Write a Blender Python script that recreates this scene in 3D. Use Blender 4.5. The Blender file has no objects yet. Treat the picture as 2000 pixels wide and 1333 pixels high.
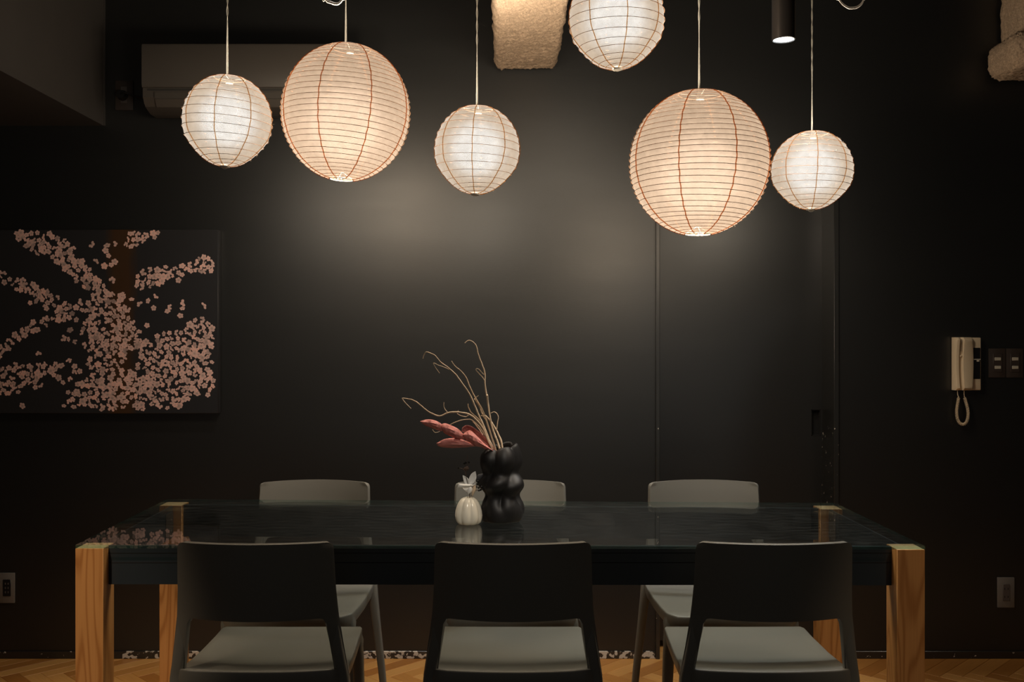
import bpy, bmesh, math, random
from mathutils import Vector, Matrix, noise, Euler
random.seed(7)
R = math.radians
F = 1920.0; HC = 1.271; CX, CY = 985.0, 664.0
WY = 3.918                      # wall plane
scene = bpy.context.scene
COL = scene.collection

# ------------------------------------------------------------------ camera, world, lights
cam_d = bpy.data.cameras.new('camera'); cam = bpy.data.objects.new('camera', cam_d); COL.objects.link(cam)
cam.location = (0, 0, HC); cam.rotation_euler = (R(90), 0, 0)
cam_d.sensor_width = 36; cam_d.lens = F / 2000 * 36
cam_d.shift_x = (1000 - CX) / 2000; cam_d.shift_y = (CY - 666.5) / 2000
cam_d.clip_start = 0.05; cam_d.clip_end = 60
scene.camera = cam
vs = scene.view_settings
vs.view_transform = 'Standard'; vs.look = 'None'; vs.gamma = 1; vs.use_curve_mapping = False
vs.exposure = 0.0
scene.cycles.max_bounces = 8; scene.cycles.transparent_max_bounces = 24
scene.cycles.sample_clamp_indirect = 3.0
scene.cycles.use_denoising = True
w = bpy.data.worlds.new('room_ambient'); scene.world = w; w.use_nodes = True
w.node_tree.nodes['Background'].inputs[0].default_value = (1.0, 0.93, 0.84, 1)
w.node_tree.nodes['Background'].inputs[1].default_value = 0.115

def lamp(name, kind, loc, energy, color, size=0.05, target=None, spot=None, blend=0.5, shape=None, size_y=None):
    d = bpy.data.lights.new(name, kind); d.energy = energy; d.color = color
    if kind == 'AREA':
        d.size = size
        if size_y: d.shape = 'RECTANGLE'; d.size_y = size_y
    else: d.shadow_soft_size = size
    if kind == 'SPOT': d.spot_size = R(spot); d.spot_blend = blend
    o = bpy.data.objects.new(name, d); COL.objects.link(o); o.location = loc
    if target is not None:
        o.rotation_euler = (Vector(target) - Vector(loc)).to_track_quat('-Z', 'Y').to_euler()
    return o
WARM = (1.0, 0.78, 0.55); NEUT = (1.0, 0.90, 0.78); COOL = (0.86, 0.94, 1.0)
# unseen spots added above the frame to brighten table legs, floor and vase
lamp('added_spot_light', 'SPOT', (-1.45, 0.7, 2.70), 190, WARM, 0.04, (-1.33, 2.6, 0.30), 28, 0.8)
lamp('added_spot_light', 'SPOT', (1.75, 0.7, 2.70), 62, WARM, 0.04, (1.32, 2.6, 0.30), 28, 0.8)
for _x, _e in ((-.50, 42), (.02, 30), (.62, 42)):
    lamp('added_spot_light', 'SPOT', (_x, 3.12, 2.70), _e, NEUT, 0.05, (_x, 3.42, 0.6), 88, 1.0)
lamp('added_spot_light', 'SPOT', (.25, 0.8, 2.70), 105, NEUT, 0.04, (-.08, 2.84, .93), 17, 0.9)
LANTERN_W = {'small': 42.0, 'large': 92.0}

# ------------------------------------------------------------------ helpers
def P(px, py, Y):
    return Vector(((px - CX) * Y / F, Y, HC - (py - CY) * Y / F))
def tag(o, label=None, cat=None, group=None, kind=None):
    if label: o['label'] = label
    if cat: o['category'] = cat
    if group: o['group'] = group
    if kind: o['kind'] = kind
    return o
def empty(name, loc, rz=0):
    o = bpy.data.objects.new(name, None); COL.objects.link(o)
    o.location = loc; o.rotation_euler = (0, 0, rz); o.empty_display_size = 0.05
    return o
def finish(name, bm, mat, parent=None, smooth=False, loc=None, angle=40):
    me = bpy.data.meshes.new(name)
    bm.normal_update(); bm.to_mesh(me); bm.free()
    return mkobj(name, me, mat, parent, smooth, loc, angle)
def mkobj(name, me, mat, parent=None, smooth=False, loc=None, angle=40):
    if mat is not None: me.materials.append(mat)
    if smooth:
        me.polygons.foreach_set('use_smooth', [True] * len(me.polygons))
        try: me.set_sharp_from_angle(angle=R(angle))
        except Exception: pass
    o = bpy.data.objects.new(name, me); COL.objects.link(o)
    if parent is not None: o.parent = parent
    if loc is not None: o.location = loc
    return o
def box(bm, x0, x1, y0, y1, z0, z1, bev=0.0, seg=2):
    vs_ = [bm.verts.new(c) for c in ((x0,y0,z0),(x1,y0,z0),(x1,y1,z0),(x0,y1,z0),(x0,y0,z1),(x1,y0,z1),(x1,y1,z1),(x0,y1,z1))]
    fs = [bm.faces.new([vs_[i] for i in f]) for f in ((0,3,2,1),(4,5,6,7),(0,1,5,4),(1,2,6,5),(2,3,7,6),(3,0,4,7))]
    if bev > 0:
        es = list({e for f in fs for e in f.edges})
        bmesh.ops.bevel(bm, geom=es, offset=bev, segments=seg, affect='EDGES', profile=0.5)
    return vs_
def boxo(name, mat, parent, x0, x1, y0, y1, z0, z1, bev=0.002, seg=2):
    bm = bmesh.new(); box(bm, x0, x1, y0, y1, z0, z1, bev, seg)
    return finish(name, bm, mat, parent, smooth=bev > 0)
def ring_loft(bm, rings, closed=True, cap0=True, cap1=True, cyc=False):
    rv = [[bm.verts.new(p) for p in r] for r in rings]
    n = len(rv[0]); m = len(rv)
    for i in range(m if cyc else m - 1):
        a, b = rv[i], rv[(i + 1) % m]
        for j in range(n if closed else n - 1):
            k = (j + 1) % n
            bm.faces.new((a[j], a[k], b[k], b[j]))
    if cap0 and closed and not cyc: bm.faces.new(list(reversed(rv[0])))
    if cap1 and closed and not cyc: bm.faces.new(rv[-1])
    return rv
def tube(bm, pts, rad, n=6, cyc=False):
    pts = [Vector(p) for p in pts]; m = len(pts)
    if not hasattr(rad, '__len__'): rad = [rad] * m
    rings = []; up = None
    for i, p in enumerate(pts):
        if cyc: t = pts[(i + 1) % m] - pts[(i - 1) % m]
        else: t = pts[min(i + 1, m - 1)] - pts[max(i - 1, 0)]
        if t.length < 1e-9: t = Vector((0, 0, 1))
        t.normalize()
        if up is None:
            up = Vector((0, 0, 1)) if abs(t.z) < 0.9 else Vector((1, 0, 0))
        up = (up - t * up.dot(t))
        if up.length < 1e-6: up = t.orthogonal()
        up.normalize(); s = t.cross(up)
        rings.append([p + (up * math.cos(2 * math.pi * k / n) + s * math.sin(2 * math.pi * k / n)) * rad[i] for k in range(n)])
    ring_loft(bm, rings, cyc=cyc)
def spline(pts, sub=6):
    pts = [Vector(p) for p in pts]; out = []
    for i in range(len(pts) - 1):
        p0 = pts[max(i - 1, 0)]; p1 = pts[i]; p2 = pts[i + 1]; p3 = pts[min(i + 2, len(pts) - 1)]
        for k in range(sub):
            t = k / sub
            out.append(0.5 * ((2 * p1) + (p2 - p0) * t + (2 * p0 - 5 * p1 + 4 * p2 - p3) * t * t + (3 * p1 - p0 - 3 * p2 + p3) * t ** 3))
    out.append(pts[-1]); return out
def lathe(bm, prof, n=32, cx=0, cy=0):
    rings = [[Vector((cx + r * math.cos(2 * math.pi * k / n), cy + r * math.sin(2 * math.pi * k / n), z)) for k in range(n)] for r, z in prof]
    return ring_loft(bm, rings)
def lerp_tab(tab, v):
    if v <= tab[0][0]: return tab[0][1]
    for (a, b), (c, d) in zip(tab, tab[1:]):
        if v <= c: return b + (d - b) * (v - a) / (c - a)
    return tab[-1][1]

# ------------------------------------------------------------------ materials
def newmat(name):
    m = bpy.data.materials.new(name); m.use_nodes = True
    return m, m.node_tree, m.node_tree.nodes['Principled BSDF']
def nd(nt, t, **kw):
    n = nt.nodes.new(t)
    for k, v in kw.items():
        if k in n.inputs.keys() if hasattr(n.inputs, 'keys') else False: n.inputs[k].default_value = v
        else: setattr(n, k, v)
    return n
def simple(name, col, rough=0.5, spec=0.5, metal=0.0, noise_amt=0.12, nscale=8.0, bump=0.0, bscale=200.0):
    m, nt, b = newmat(name); L = nt.links.new
    b.inputs['Roughness'].default_value = rough; b.inputs['Metallic'].default_value = metal
    b.inputs['Specular IOR Level'].default_value = spec
    tc = nd(nt, 'ShaderNodeTexCoord')
    n = nd(nt, 'ShaderNodeTexNoise'); n.inputs['Scale'].default_value = nscale; n.inputs['Detail'].default_value = 4
    L(tc.outputs['Object'], n.inputs['Vector'])
    mx = nd(nt, 'ShaderNodeMix', data_type='RGBA')
    L(n.outputs['Fac'], mx.inputs['Factor'])
    mx.inputs['A'].default_value = (*[c * (1 - noise_amt) for c in col], 1)
    mx.inputs['B'].default_value = (*[min(1, c * (1 + noise_amt)) for c in col], 1)
    L(mx.outputs['Result'], b.inputs['Base Color'])
    if bump > 0:
        n2 = nd(nt, 'ShaderNodeTexNoise'); n2.inputs['Scale'].default_value = bscale; n2.inputs['Detail'].default_value = 3
        L(tc.outputs['Object'], n2.inputs['Vector'])
        bp = nd(nt, 'ShaderNodeBump'); bp.inputs['Strength'].default_value = bump; bp.inputs['Distance'].default_value = 0.002
        L(n2.outputs['Fac'], bp.inputs['Height']); L(bp.outputs['Normal'], b.inputs['Normal'])
    return m
def mth(nt, op, a, b=None, clamp=False):
    n = nt.nodes.new('ShaderNodeMath'); n.operation = op; n.use_clamp = clamp
    for i, v in enumerate((a, b)):
        if v is None: continue
        if isinstance(v, (int, float)): n.inputs[i].default_value = v
        else: nt.links.new(v, n.inputs[i])
    return n.outputs[0]
def wall_paint(name, col, rough, chips=None, streak=True):
    """satin black paint with roller streaks; chips: (kind) adds worn white paint flecks"""
    m, nt, b = newmat(name); L = nt.links.new
    tc = nd(nt, 'ShaderNodeTexCoord'); sx = nd(nt, 'ShaderNodeSeparateXYZ'); L(tc.outputs['Object'], sx.inputs[0])
    mp = nd(nt, 'ShaderNodeMapping'); mp.inputs['Scale'].default_value = (1.2, 1, 9); L(tc.outputs['Object'], mp.inputs[0])
    n = nd(nt, 'ShaderNodeTexNoise'); n.inputs['Scale'].default_value = 1.6; n.inputs['Detail'].default_value = 5; L(mp.outputs[0], n.inputs['Vector'])
    b.inputs['Specular IOR Level'].default_value = 0.9
    ro = nd(nt, 'ShaderNodeMapRange'); ro.inputs[3].default_value = rough - 0.03; ro.inputs[4].default_value = rough + 0.03
    L(n.outputs['Fac'], ro.inputs[0]); L(ro.outputs[0], b.inputs['Roughness'])
    n2 = nd(nt, 'ShaderNodeTexNoise'); n2.inputs['Scale'].default_value = 38; n2.inputs['Detail'].default_value = 3
    L(mp.outputs[0], n2.inputs['Vector'])
    bp = nd(nt, 'ShaderNodeBump'); bp.inputs['Strength'].default_value = 0.06; bp.inputs['Distance'].default_value = 0.002
    L(n2.outputs['Fac'], bp.inputs['Height']); L(bp.outputs['Normal'], b.inputs['Normal'])
    base = (*col, 1)
    if chips is None:
        b.inputs['Base Color'].default_value = base
        # sparse pin-head flecks and faint scratches
        v = nd(nt, 'ShaderNodeTexVoronoi'); v.inputs['Scale'].default_value = 5.5; L(tc.outputs['Object'], v.inputs['Vector'])
        d = mth(nt, 'LESS_THAN', v.outputs['Distance'], 0.016)
        sp = nd(nt, 'ShaderNodeSeparateColor'); L(v.outputs['Color'], sp.inputs[0])
        g = mth(nt, 'GREATER_THAN', sp.outputs[0], 0.72)
        low = mth(nt, 'LESS_THAN', sx.outputs[2], 1.25)
        f = mth(nt, 'MULTIPLY', mth(nt, 'MULTIPLY', d, g), low)
        f = mth(nt, 'MULTIPLY', f, 0.5)
    else:
        n3 = nd(nt, 'ShaderNodeTexNoise'); n3.inputs['Scale'].default_value = 60; n3.inputs['Detail'].default_value = 3
        L(tc.outputs['Object'], n3.inputs['Vector'])
        if chips == 'baseboard':
            a = mth(nt, 'GREATER_THAN', sx.outputs[0], -1.52); c = mth(nt, 'LESS_THAN', sx.outputs[0], 0.62)
            inside = mth(nt, 'MULTIPLY', a, c)
            n4 = nd(nt, 'ShaderNodeTexNoise'); n4.inputs['Scale'].default_value = 4; L(tc.outputs['Object'], n4.inputs['Vector'])
            thr = mth(nt, 'SUBTRACT', 0.70, mth(nt, 'MULTIPLY', inside, mth(nt, 'ADD', 0.08, mth(nt, 'MULTIPLY', n4.outputs['Fac'], 0.2))))
            f = mth(nt, 'GREATER_THAN', n3.outputs['Fac'], thr)
        else:
            low = mth(nt, 'LESS_THAN', sx.outputs[2], 0.92)
            f = mth(nt, 'MULTIPLY', mth(nt, 'GREATER_THAN', n3.outputs['Fac'], 0.68), low)
    mx = nd(nt, 'ShaderNodeMix', data_type='RGBA'); L(f, mx.inputs['Factor'])
    mx.inputs['A'].default_value = base; mx.inputs['B'].default_value = (0.55, 0.5, 0.43, 1)
    L(mx.outputs['Result'], b.inputs['Base Color'])
    return m
def wood(name, light, dark, scale=26.0, rough=0.45, axis='Z', seed=0.0):
    m, nt, b = newmat(name); L = nt.links.new
    tc = nd(nt, 'ShaderNodeTexCoord'); oi = nd(nt, 'ShaderNodeObjectInfo')
    mp = nd(nt, 'ShaderNodeMapping')
    mp.inputs['Scale'].default_value = {'Z': (1, 1, 0.09), 'X': (0.09, 1, 1)}[axis]
    L(tc.outputs['Object'], mp.inputs[0])
    off = nd(nt, 'ShaderNodeVectorMath', operation='ADD'); L(mp.outputs[0], off.inputs[0])
    cv = nd(nt, 'ShaderNodeCombineXYZ'); r10 = mth(nt, 'MULTIPLY', oi.outputs['Random'], 3.7); r10 = mth(nt, 'ADD', r10, seed)
    L(r10, cv.inputs[0]); L(r10, cv.inputs[2]); L(cv.outputs[0], off.inputs[1])
    # cathedral rings: distance field distorted by slow noise
    n = nd(nt, 'ShaderNodeTexNoise'); n.inputs['Scale'].default_value = 9; n.inputs['Detail'].default_value = 2; L(off.outputs[0], n.inputs['Vector'])
    ring = mth(nt, 'SINE', mth(nt, 'MULTIPLY', n.outputs['Fac'], scale * 4.0))
    ring = mth(nt, 'POWER', mth(nt, 'MULTIPLY', mth(nt, 'ADD', ring, 1.0), 0.5), 3.0)
    mp2 = nd(nt, 'ShaderNodeMapping'); mp2.inputs['Scale'].default_value = {'Z': (1, 1, 0.02), 'X': (0.02, 1, 1)}[axis]; L(tc.outputs['Object'], mp2.inputs[0])
    n2 = nd(nt, 'ShaderNodeTexNoise'); n2.inputs['Scale'].default_value = 330; n2.inputs['Detail'].default_value = 2; L(mp2.outputs[0], n2.inputs['Vector'])
    f = mth(nt, 'ADD', mth(nt, 'MULTIPLY', ring, 0.6), mth(nt, 'MULTIPLY', n2.outputs['Fac'], 0.45), True)
    mx = nd(nt, 'ShaderNodeMix', data_type='RGBA'); L(f, mx.inputs['Factor'])
    mx.inputs['A'].default_value = (*light, 1); mx.inputs['B'].default_value = (*dark, 1)
    L(mx.outputs['Result'], b.inputs['Base Color']); b.inputs['Roughness'].default_value = rough
    bp = nd(nt, 'ShaderNodeBump'); bp.inputs['Strength'].default_value = 0.1; bp.inputs['Distance'].default_value = 0.001
    L(f, bp.inputs['Height']); L(bp.outputs['Normal'], b.inputs['Normal'])
    return m
def plank_mat():
    m, nt, b = newmat('parquet_oak'); L = nt.links.new
    oi = nd(nt, 'ShaderNodeObjectInfo'); at = nd(nt, 'ShaderNodeAttribute', attribute_name='tone'); lc = nd(nt, 'ShaderNodeAttribute', attribute_name='lc')
    t = mth(nt, 'FRACT', mth(nt, 'ADD', oi.outputs['Random'], at.outputs['Fac']))
    cr = nd(nt, 'ShaderNodeValToRGB'); L(t, cr.inputs[0])
    cr.color_ramp.elements[0].color = (0.36, 0.14, 0.028, 1); cr.color_ramp.elements[1].color = (0.64, 0.33, 0.10, 1)
    e = cr.color_ramp.elements.new(0.5); e.color = (0.52, 0.24, 0.06, 1)
    mp = nd(nt, 'ShaderNodeMapping'); mp.inputs['Scale'].default_value = (0.06, 1, 1); L(lc.outputs['Vector'], mp.inputs[0])
    cv = nd(nt, 'ShaderNodeCombineXYZ'); L(mth(nt, 'MULTIPLY', t, 13.0), cv.inputs[1]); L(cv.outputs[0], mp.inputs['Location'])
    n = nd(nt, 'ShaderNodeTexNoise'); n.inputs['Scale'].default_value = 160; n.inputs['Detail'].default_value = 3; L(mp.outputs[0], n.inputs['Vector'])
    mx = nd(nt, 'ShaderNodeMix', data_type='RGBA', blend_type='MULTIPLY'); mx.inputs['Factor'].default_value = 0.35
    L(cr.outputs[0], mx.inputs['A'])
    g = nd(nt, 'ShaderNodeCombineColor'); 
    for i in range(3): L(n.outputs['Fac'], g.inputs[i])
    L(g.outputs[0], mx.inputs['B']); L(mx.outputs['Result'], b.inputs['Base Color'])
    b.inputs['Roughness'].default_value = 0.42
    return m
def paper(name, diffuse, forward, clear, tint=(1, .97, .92), fw=.02):
    """washi: diffuse translucency plus a forward scattering lobe, a little see-through"""
    m, nt, b = newmat(name); L = nt.links.new
    nt.nodes.remove(b); out = nt.nodes['Material Output']
    tc = nd(nt, 'ShaderNodeTexCoord')
    n = nd(nt, 'ShaderNodeTexNoise'); n.inputs['Scale'].default_value = 55; n.inputs['Detail'].default_value = 6; n.inputs['Roughness'].default_value = 0.7
    L(tc.outputs['Object'], n.inputs['Vector'])
    mr = nd(nt, 'ShaderNodeMapRange'); mr.inputs[1].default_value = 0.3; mr.inputs[2].default_value = 0.7; mr.inputs[3].default_value = 0.80; mr.inputs[4].default_value = 1.08
    L(n.outputs['Fac'], mr.inputs[0])
    def scaled(col):
        v = nd(nt, 'ShaderNodeVectorMath', operation='SCALE'); v.inputs[0].default_value = col; L(mr.outputs[0], v.inputs['Scale']); return v.outputs[0]
    tr = nd(nt, 'ShaderNodeBsdfTranslucent'); L(scaled(diffuse), tr.inputs[0])
    df = nd(nt, 'ShaderNodeBsdfDiffuse'); L(scaled(tuple(min(1, c * 0.9) for c in diffuse)), df.inputs[0])
    rf = nd(nt, 'ShaderNodeBsdfRefraction'); L(scaled(forward), rf.inputs[0]); rf.inputs['IOR'].default_value = 1.40; rf.inputs['Roughness'].default_value = 0.85
    tp = nd(nt, 'ShaderNodeBsdfTransparent'); tp.inputs[0].default_value = (*tint, 1)
    a1 = nd(nt, 'ShaderNodeMixShader'); a1.inputs[0].default_value = 0.55; L(tr.outputs[0], a1.inputs[1]); L(df.outputs[0], a1.inputs[2])
    a2 = nd(nt, 'ShaderNodeMixShader'); a2.inputs[0].default_value = fw; L(a1.outputs[0], a2.inputs[1]); L(rf.outputs[0], a2.inputs[2])
    a3 = nd(nt, 'ShaderNodeMixShader'); a3.inputs[0].default_value = clear; L(a2.outputs[0], a3.inputs[1]); L(tp.outputs[0], a3.inputs[2])
    L(a3.outputs[0], out.inputs['Surface'])
    return m
def glass_mat(name, tint, refl=1.0):
    m, nt, b = newmat(name); L = nt.links.new
    nt.nodes.remove(b); out = nt.nodes['Material Output']
    tp = nd(nt, 'ShaderNodeBsdfTransparent'); tp.inputs[0].default_value = (*tint, 1)
    gl = nd(nt, 'ShaderNodeBsdfGlossy'); gl.inputs['Roughness'].default_value = 0.015
    ge = nd(nt, 'ShaderNodeNewGeometry'); dt = nd(nt, 'ShaderNodeVectorMath', operation='DOT_PRODUCT'); L(ge.outputs['Normal'], dt.inputs[0]); L(ge.outputs['Incoming'], dt.inputs[1])
    sch = mth(nt, 'ADD', .04, mth(nt, 'MULTIPLY', .96, mth(nt, 'POWER', mth(nt, 'SUBTRACT', 1.0, mth(nt, 'ABSOLUTE', dt.outputs['Value'])), 5.0)))
    # faint wiping streaks and dust on the sheet
    tc = nd(nt, 'ShaderNodeTexCoord'); mp = nd(nt, 'ShaderNodeMapping'); mp.inputs['Scale'].default_value = (3, 14, 1); L(tc.outputs['Object'], mp.inputs[0])
    n = nd(nt, 'ShaderNodeTexNoise'); n.inputs['Scale'].default_value = 4; n.inputs['Detail'].default_value = 8; n.inputs['Roughness'].default_value = 0.75; L(mp.outputs[0], n.inputs['Vector'])
    mr = nd(nt, 'ShaderNodeMapRange'); mr.inputs[1].default_value = 0.45; mr.inputs[2].default_value = 0.8; mr.inputs[3].default_value = 0; mr.inputs[4].default_value = 0.03
    L(n.outputs['Fac'], mr.inputs[0])
    df = nd(nt, 'ShaderNodeBsdfDiffuse'); df.inputs[0].default_value = (0.6, 0.62, 0.6, 1)
    a = nd(nt, 'ShaderNodeMixShader'); L(mth(nt, 'MULTIPLY', sch, refl), a.inputs[0]); L(tp.outputs[0], a.inputs[1]); L(gl.outputs[0], a.inputs[2])
    a2 = nd(nt, 'ShaderNodeMixShader'); L(mr.outputs[0], a2.inputs[0]); L(a.outputs[0], a2.inputs[1]); L(df.outputs[0], a2.inputs[2])
    L(a2.outputs[0], out.inputs['Surface'])
    return m
def emit(name, col, s):
    m, nt, b = newmat(name)
    b.inputs['Base Color'].default_value = (0.6, 0.6, 0.6, 1)
    b.inputs['Emission Color'].default_value = (*col, 1); b.inputs['Emission Strength'].default_value = s
    return m

M = {}
BLACK = (0.0056, 0.0060, 0.0059)
M['wall'] = wall_paint('satin_black_wall_paint', BLACK, 0.42)
M['trim'] = wall_paint('black_trim_paint', (0.016, 0.016, 0.015), 0.34, 'trim')
M['base'] = wall_paint('worn_black_baseboard_paint', (0.014, 0.014, 0.0135), 0.34, 'baseboard')
M['ceiling'] = simple('dark_ceiling', (0.012, 0.012, 0.012), 0.8)
M['soffit'] = simple('dark_grey_soffit_paint', (0.045, 0.04, 0.037), 0.6)
M['side'] = simple('dark_side_wall', (0.06, 0.055, 0.05), 0.8)
M['oak'] = plank_mat()
M['leg'] = wood('pine_leg', (0.60, 0.29, 0.095), (0.34, 0.13, 0.03))
M['end_grain'] = simple('pine_end_grain', (0.72, 0.52, 0.28), 0.6, noise_amt=0.2, nscale=60)
M['glass'] = glass_mat('clear_table_glass', (0.93, 0.96, 0.95))
M['glass_edge'] = None
M['apron'] = simple('black_metal_rail', (0.022, 0.028, 0.034), 0.35)
M['groove'] = simple('rail_groove_black', (0.002, 0.002, 0.002), 0.8)
M['bracket'] = simple('brown_bracket', (0.06, 0.045, 0.035), 0.5)
M['screw'] = simple('screw_metal', (0.35, 0.33, 0.3), 0.35, metal=0.9)
M['chair'] = simple('grey_moulded_plastic', (0.178, 0.170, 0.148), 0.42, noise_amt=0.04, bump=0.05, bscale=900)
M['vase'] = simple('matt_black_ceramic', (0.008, 0.007, 0.007), 0.50, spec=0.4, bump=0.08, bscale=500)
M['white_vase'] = simple('cream_glazed_ceramic', (0.78, 0.73, 0.61), 0.22, noise_amt=0.05)
M['twig'] = simple('dried_twig', (0.68, 0.52, 0.36), 0.8, noise_amt=0.35, nscale=60, bump=0.5, bscale=400)
M['pink'] = simple('dried_pink_leaf', (0.60, 0.21, 0.18), 0.6, noise_amt=0.35, nscale=45, bump=0.6, bscale=120)
M['petal'] = simple('silvery_white_petal', (0.85, 0.84, 0.80), 0.5, noise_amt=0.15, nscale=120)
M['berry'] = simple('glossy_black_berry', (0.006, 0.006, 0.006), 0.12)
M['dark_leaf'] = simple('dark_grey_leaf', (0.05, 0.05, 0.055), 0.5)
M['brown_stem'] = simple('dark_brown_stem', (0.07, 0.04, 0.025), 0.7)
M['wire'] = simple('lantern_bamboo_wire', (0.24, 0.115, 0.055), 0.6)
M['seam'] = simple('lantern_seam_paper', (0.40, 0.17, 0.05), 0.7)
M['seam2'] = simple('small_lantern_seam_paper', (0.45, 0.24, 0.08), 0.7)
def tinted(name, col, dens):
    m, nt, b = newmat(name); nt.nodes.remove(b); out = nt.nodes['Material Output']
    tp = nd(nt, 'ShaderNodeBsdfTransparent'); tp.inputs[0].default_value = (*col, 1); df = nd(nt, 'ShaderNodeBsdfDiffuse'); df.inputs[0].default_value = (.45, .2, .07, 1)
    mx = nd(nt, 'ShaderNodeMixShader'); mx.inputs[0].default_value = dens; nt.links.new(tp.outputs[0], mx.inputs[1]); nt.links.new(df.outputs[0], mx.inputs[2]); nt.links.new(mx.outputs[0], out.inputs['Surface'])
    return m
M['seam'] = tinted('lantern_seam_tape', (.74, .43, .25), .12)
M['seam2'] = tinted('small_lantern_seam_tape', (.76, .54, .30), .10)
M['steel'] = simple('pale_wire', (0.75, 0.72, 0.66), 0.35, metal=0.6)
M['cord'] = simple('grey_lamp_cord', (0.42, 0.40, 0.35), 0.6)
M['paper_w'] = paper('white_washi_paper', (0.0310, 0.0274, 0.0244), (0.17, 0.255, 0.37), 0.12, (1, .98, .95), .012)
M['paper_p'] = paper('peach_washi_paper', (0.036, 0.0302, 0.0262), (0.16, 0.145, 0.14), 0.12, (1, .97, .92), .013)
M['bulb'] = emit('frosted_bulb', (1, 0.95, 0.88), 3.0)
M['down'] = emit('downlight_lens', (0.85, 0.95, 1.0), 6.0)
M['down_body'] = simple('black_bronze_metal', (0.03, 0.026, 0.024), 0.3, metal=0.3)
M['wool'] = simple('sprayed_rock_wool', (0.44, 0.32, 0.22), 0.95, noise_amt=0.75, nscale=170, bump=1.0, bscale=260)
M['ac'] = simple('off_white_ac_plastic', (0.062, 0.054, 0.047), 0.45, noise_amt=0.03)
M['ac_dark'] = simple('ac_grille_dark', (0.03, 0.028, 0.026), 0.5)
M['plate_brown'] = simple('dark_brown_switch_plate', (0.055, 0.042, 0.036), 0.4)
M['plate_grey'] = simple('grey_outlet_plate', (0.18, 0.165, 0.15), 0.4)
M['plate_mid'] = simple('grey_brown_outlet_insert', (0.10, 0.085, 0.08), 0.4)
M['hole'] = simple('socket_slot_black', (0.002, 0.002, 0.002), 0.9)
M['plug'] = simple('black_plug', (0.012, 0.011, 0.011), 0.35)
M['ivory'] = simple('ivory_phone_plastic', (0.80, 0.66, 0.47), 0.35, noise_amt=0.03)
M['tab'] = simple('pale_switch_tab', (0.62, 0.58, 0.48), 0.4)
M['window'] = simple('smoked_phone_window', (0.012, 0.012, 0.014), 0.2)
M['handle_black'] = simple('recessed_handle_black', (0.0015, 0.0015, 0.0015), 0.8)

# ------------------------------------------------------------------ setting
XL, XR, YB, CZ = -3.3, 3.3, -2.2, 2.78
DX0 = (1288 - CX) * WY / F; DX1 = (1627 - CX) * WY / F; DZ = 1.965; DY = 4.055
def slab(name, mat, x0, x1, y0, y1, z0, z1, kind='structure', parent=None):
    bm = bmesh.new(); box(bm, x0, x1, y0, y1, z0, z1)
    o = finish(name, bm, mat, parent)
    if parent is None: tag(o, kind=kind)
    return o
bm = bmesh.new()
box(bm, XL, DX0 - .014, WY, WY + .30, 0, CZ); box(bm, DX1 + .018, XR, WY, WY + .30, 0, CZ); box(bm, DX0 - .014, DX1 + .018, WY, WY + .30, DZ + .014, CZ)
wall = tag(finish('wall_back', bm, M['wall']), 'satin black painted wall behind the table', kind='structure')
slab('ceiling', M['ceiling'], XL, XR, YB, 4.6, CZ, CZ + .06)
slab('wall_left', M['side'], XL - .06, XL, YB, 4.6, 0, CZ)
slab('wall_right', M['side'], XR, XR + .06, YB, 4.6, 0, CZ)
slab('wall_passage', M['side'], DX0 - .3, DX1 + .3, 4.56, 4.62, 0, CZ)
BX = (203 - CX) * WY / F; BZ = HC + (CY - 246) * WY / F
slab('trim_6', M['soffit'], XL, BX, YB, WY, BZ, CZ)['label'] = 'dark grey boxed ceiling beam at the upper left'
bm = bmesh.new(); box(bm, BX, BX + .006, WY - .006, WY, BZ, CZ)
tag(finish('trim_5', bm, M['soffit']), kind='structure')
# baseboard
bz = HC - (1272 - CY) * WY / F
tag(boxo('baseboard_left', M['base'], None, XL, DX0 - .016, WY - .006, WY, 0.0, bz, 0.0015, 1), kind='structure')
tag(boxo('baseboard_right', M['base'], None, DX1 + .020, XR, WY - .006, WY, 0.0, bz, 0.0015, 1), kind='structure')
# door frame and sliding door
tag(boxo('trim_1', M['trim'], None, DX0 - .016, DX0, WY - .012, DY + .03, 0, DZ + .016, 0.0015, 1), 'narrow black door casing left of the door', kind='structure')
tag(boxo('trim_2', M['trim'], None, DX1, DX1 + .020, WY - .012, DY + .03, 0, DZ + .016, 0.0015, 1), 'narrow black door casing right of the door', kind='structure')
tag(boxo('trim_3', M['trim'], None, DX0, DX1, WY - .012, DY + .03, DZ, DZ + .016, 0.0015, 1), kind='structure')
door = empty('door_1', ((DX0 + DX1) / 2, DY, 0)); tag(door, 'black flush sliding door with a recessed pull', kind='structure')
dw = (DX1 - DX0) / 2
def DP(px, py): p = P(px, py, DY); return p.x - door.location.x, p.z
hx0, hz1 = DP(1584, 800); hx1, hz0 = DP(1603, 852)
bm = bmesh.new()
for (a, b_, c, d) in ((-dw, hx0, .03, DZ), (hx1, dw, .03, DZ), (hx0, hx1, .03, hz0), (hx0, hx1, hz1, DZ)):
    box(bm, a, b_, 0, .035, c, d)
finish('door_panel', bm, M['wall'], door)
bm = bmesh.new(); t = .003
box(bm, hx0, hx1, .022, .026, hz0, hz1)
for (a, b_, c, d) in ((hx0, hx0 + t, hz0, hz1), (hx1 - t, hx1, hz0, hz1), (hx0, hx1, hz0, hz0 + t), (hx0, hx1, hz1 - t, hz1)): box(bm, a, b_, -.001, .024, c, d)
finish('door_handle', bm, M['handle_black'], door)

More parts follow.
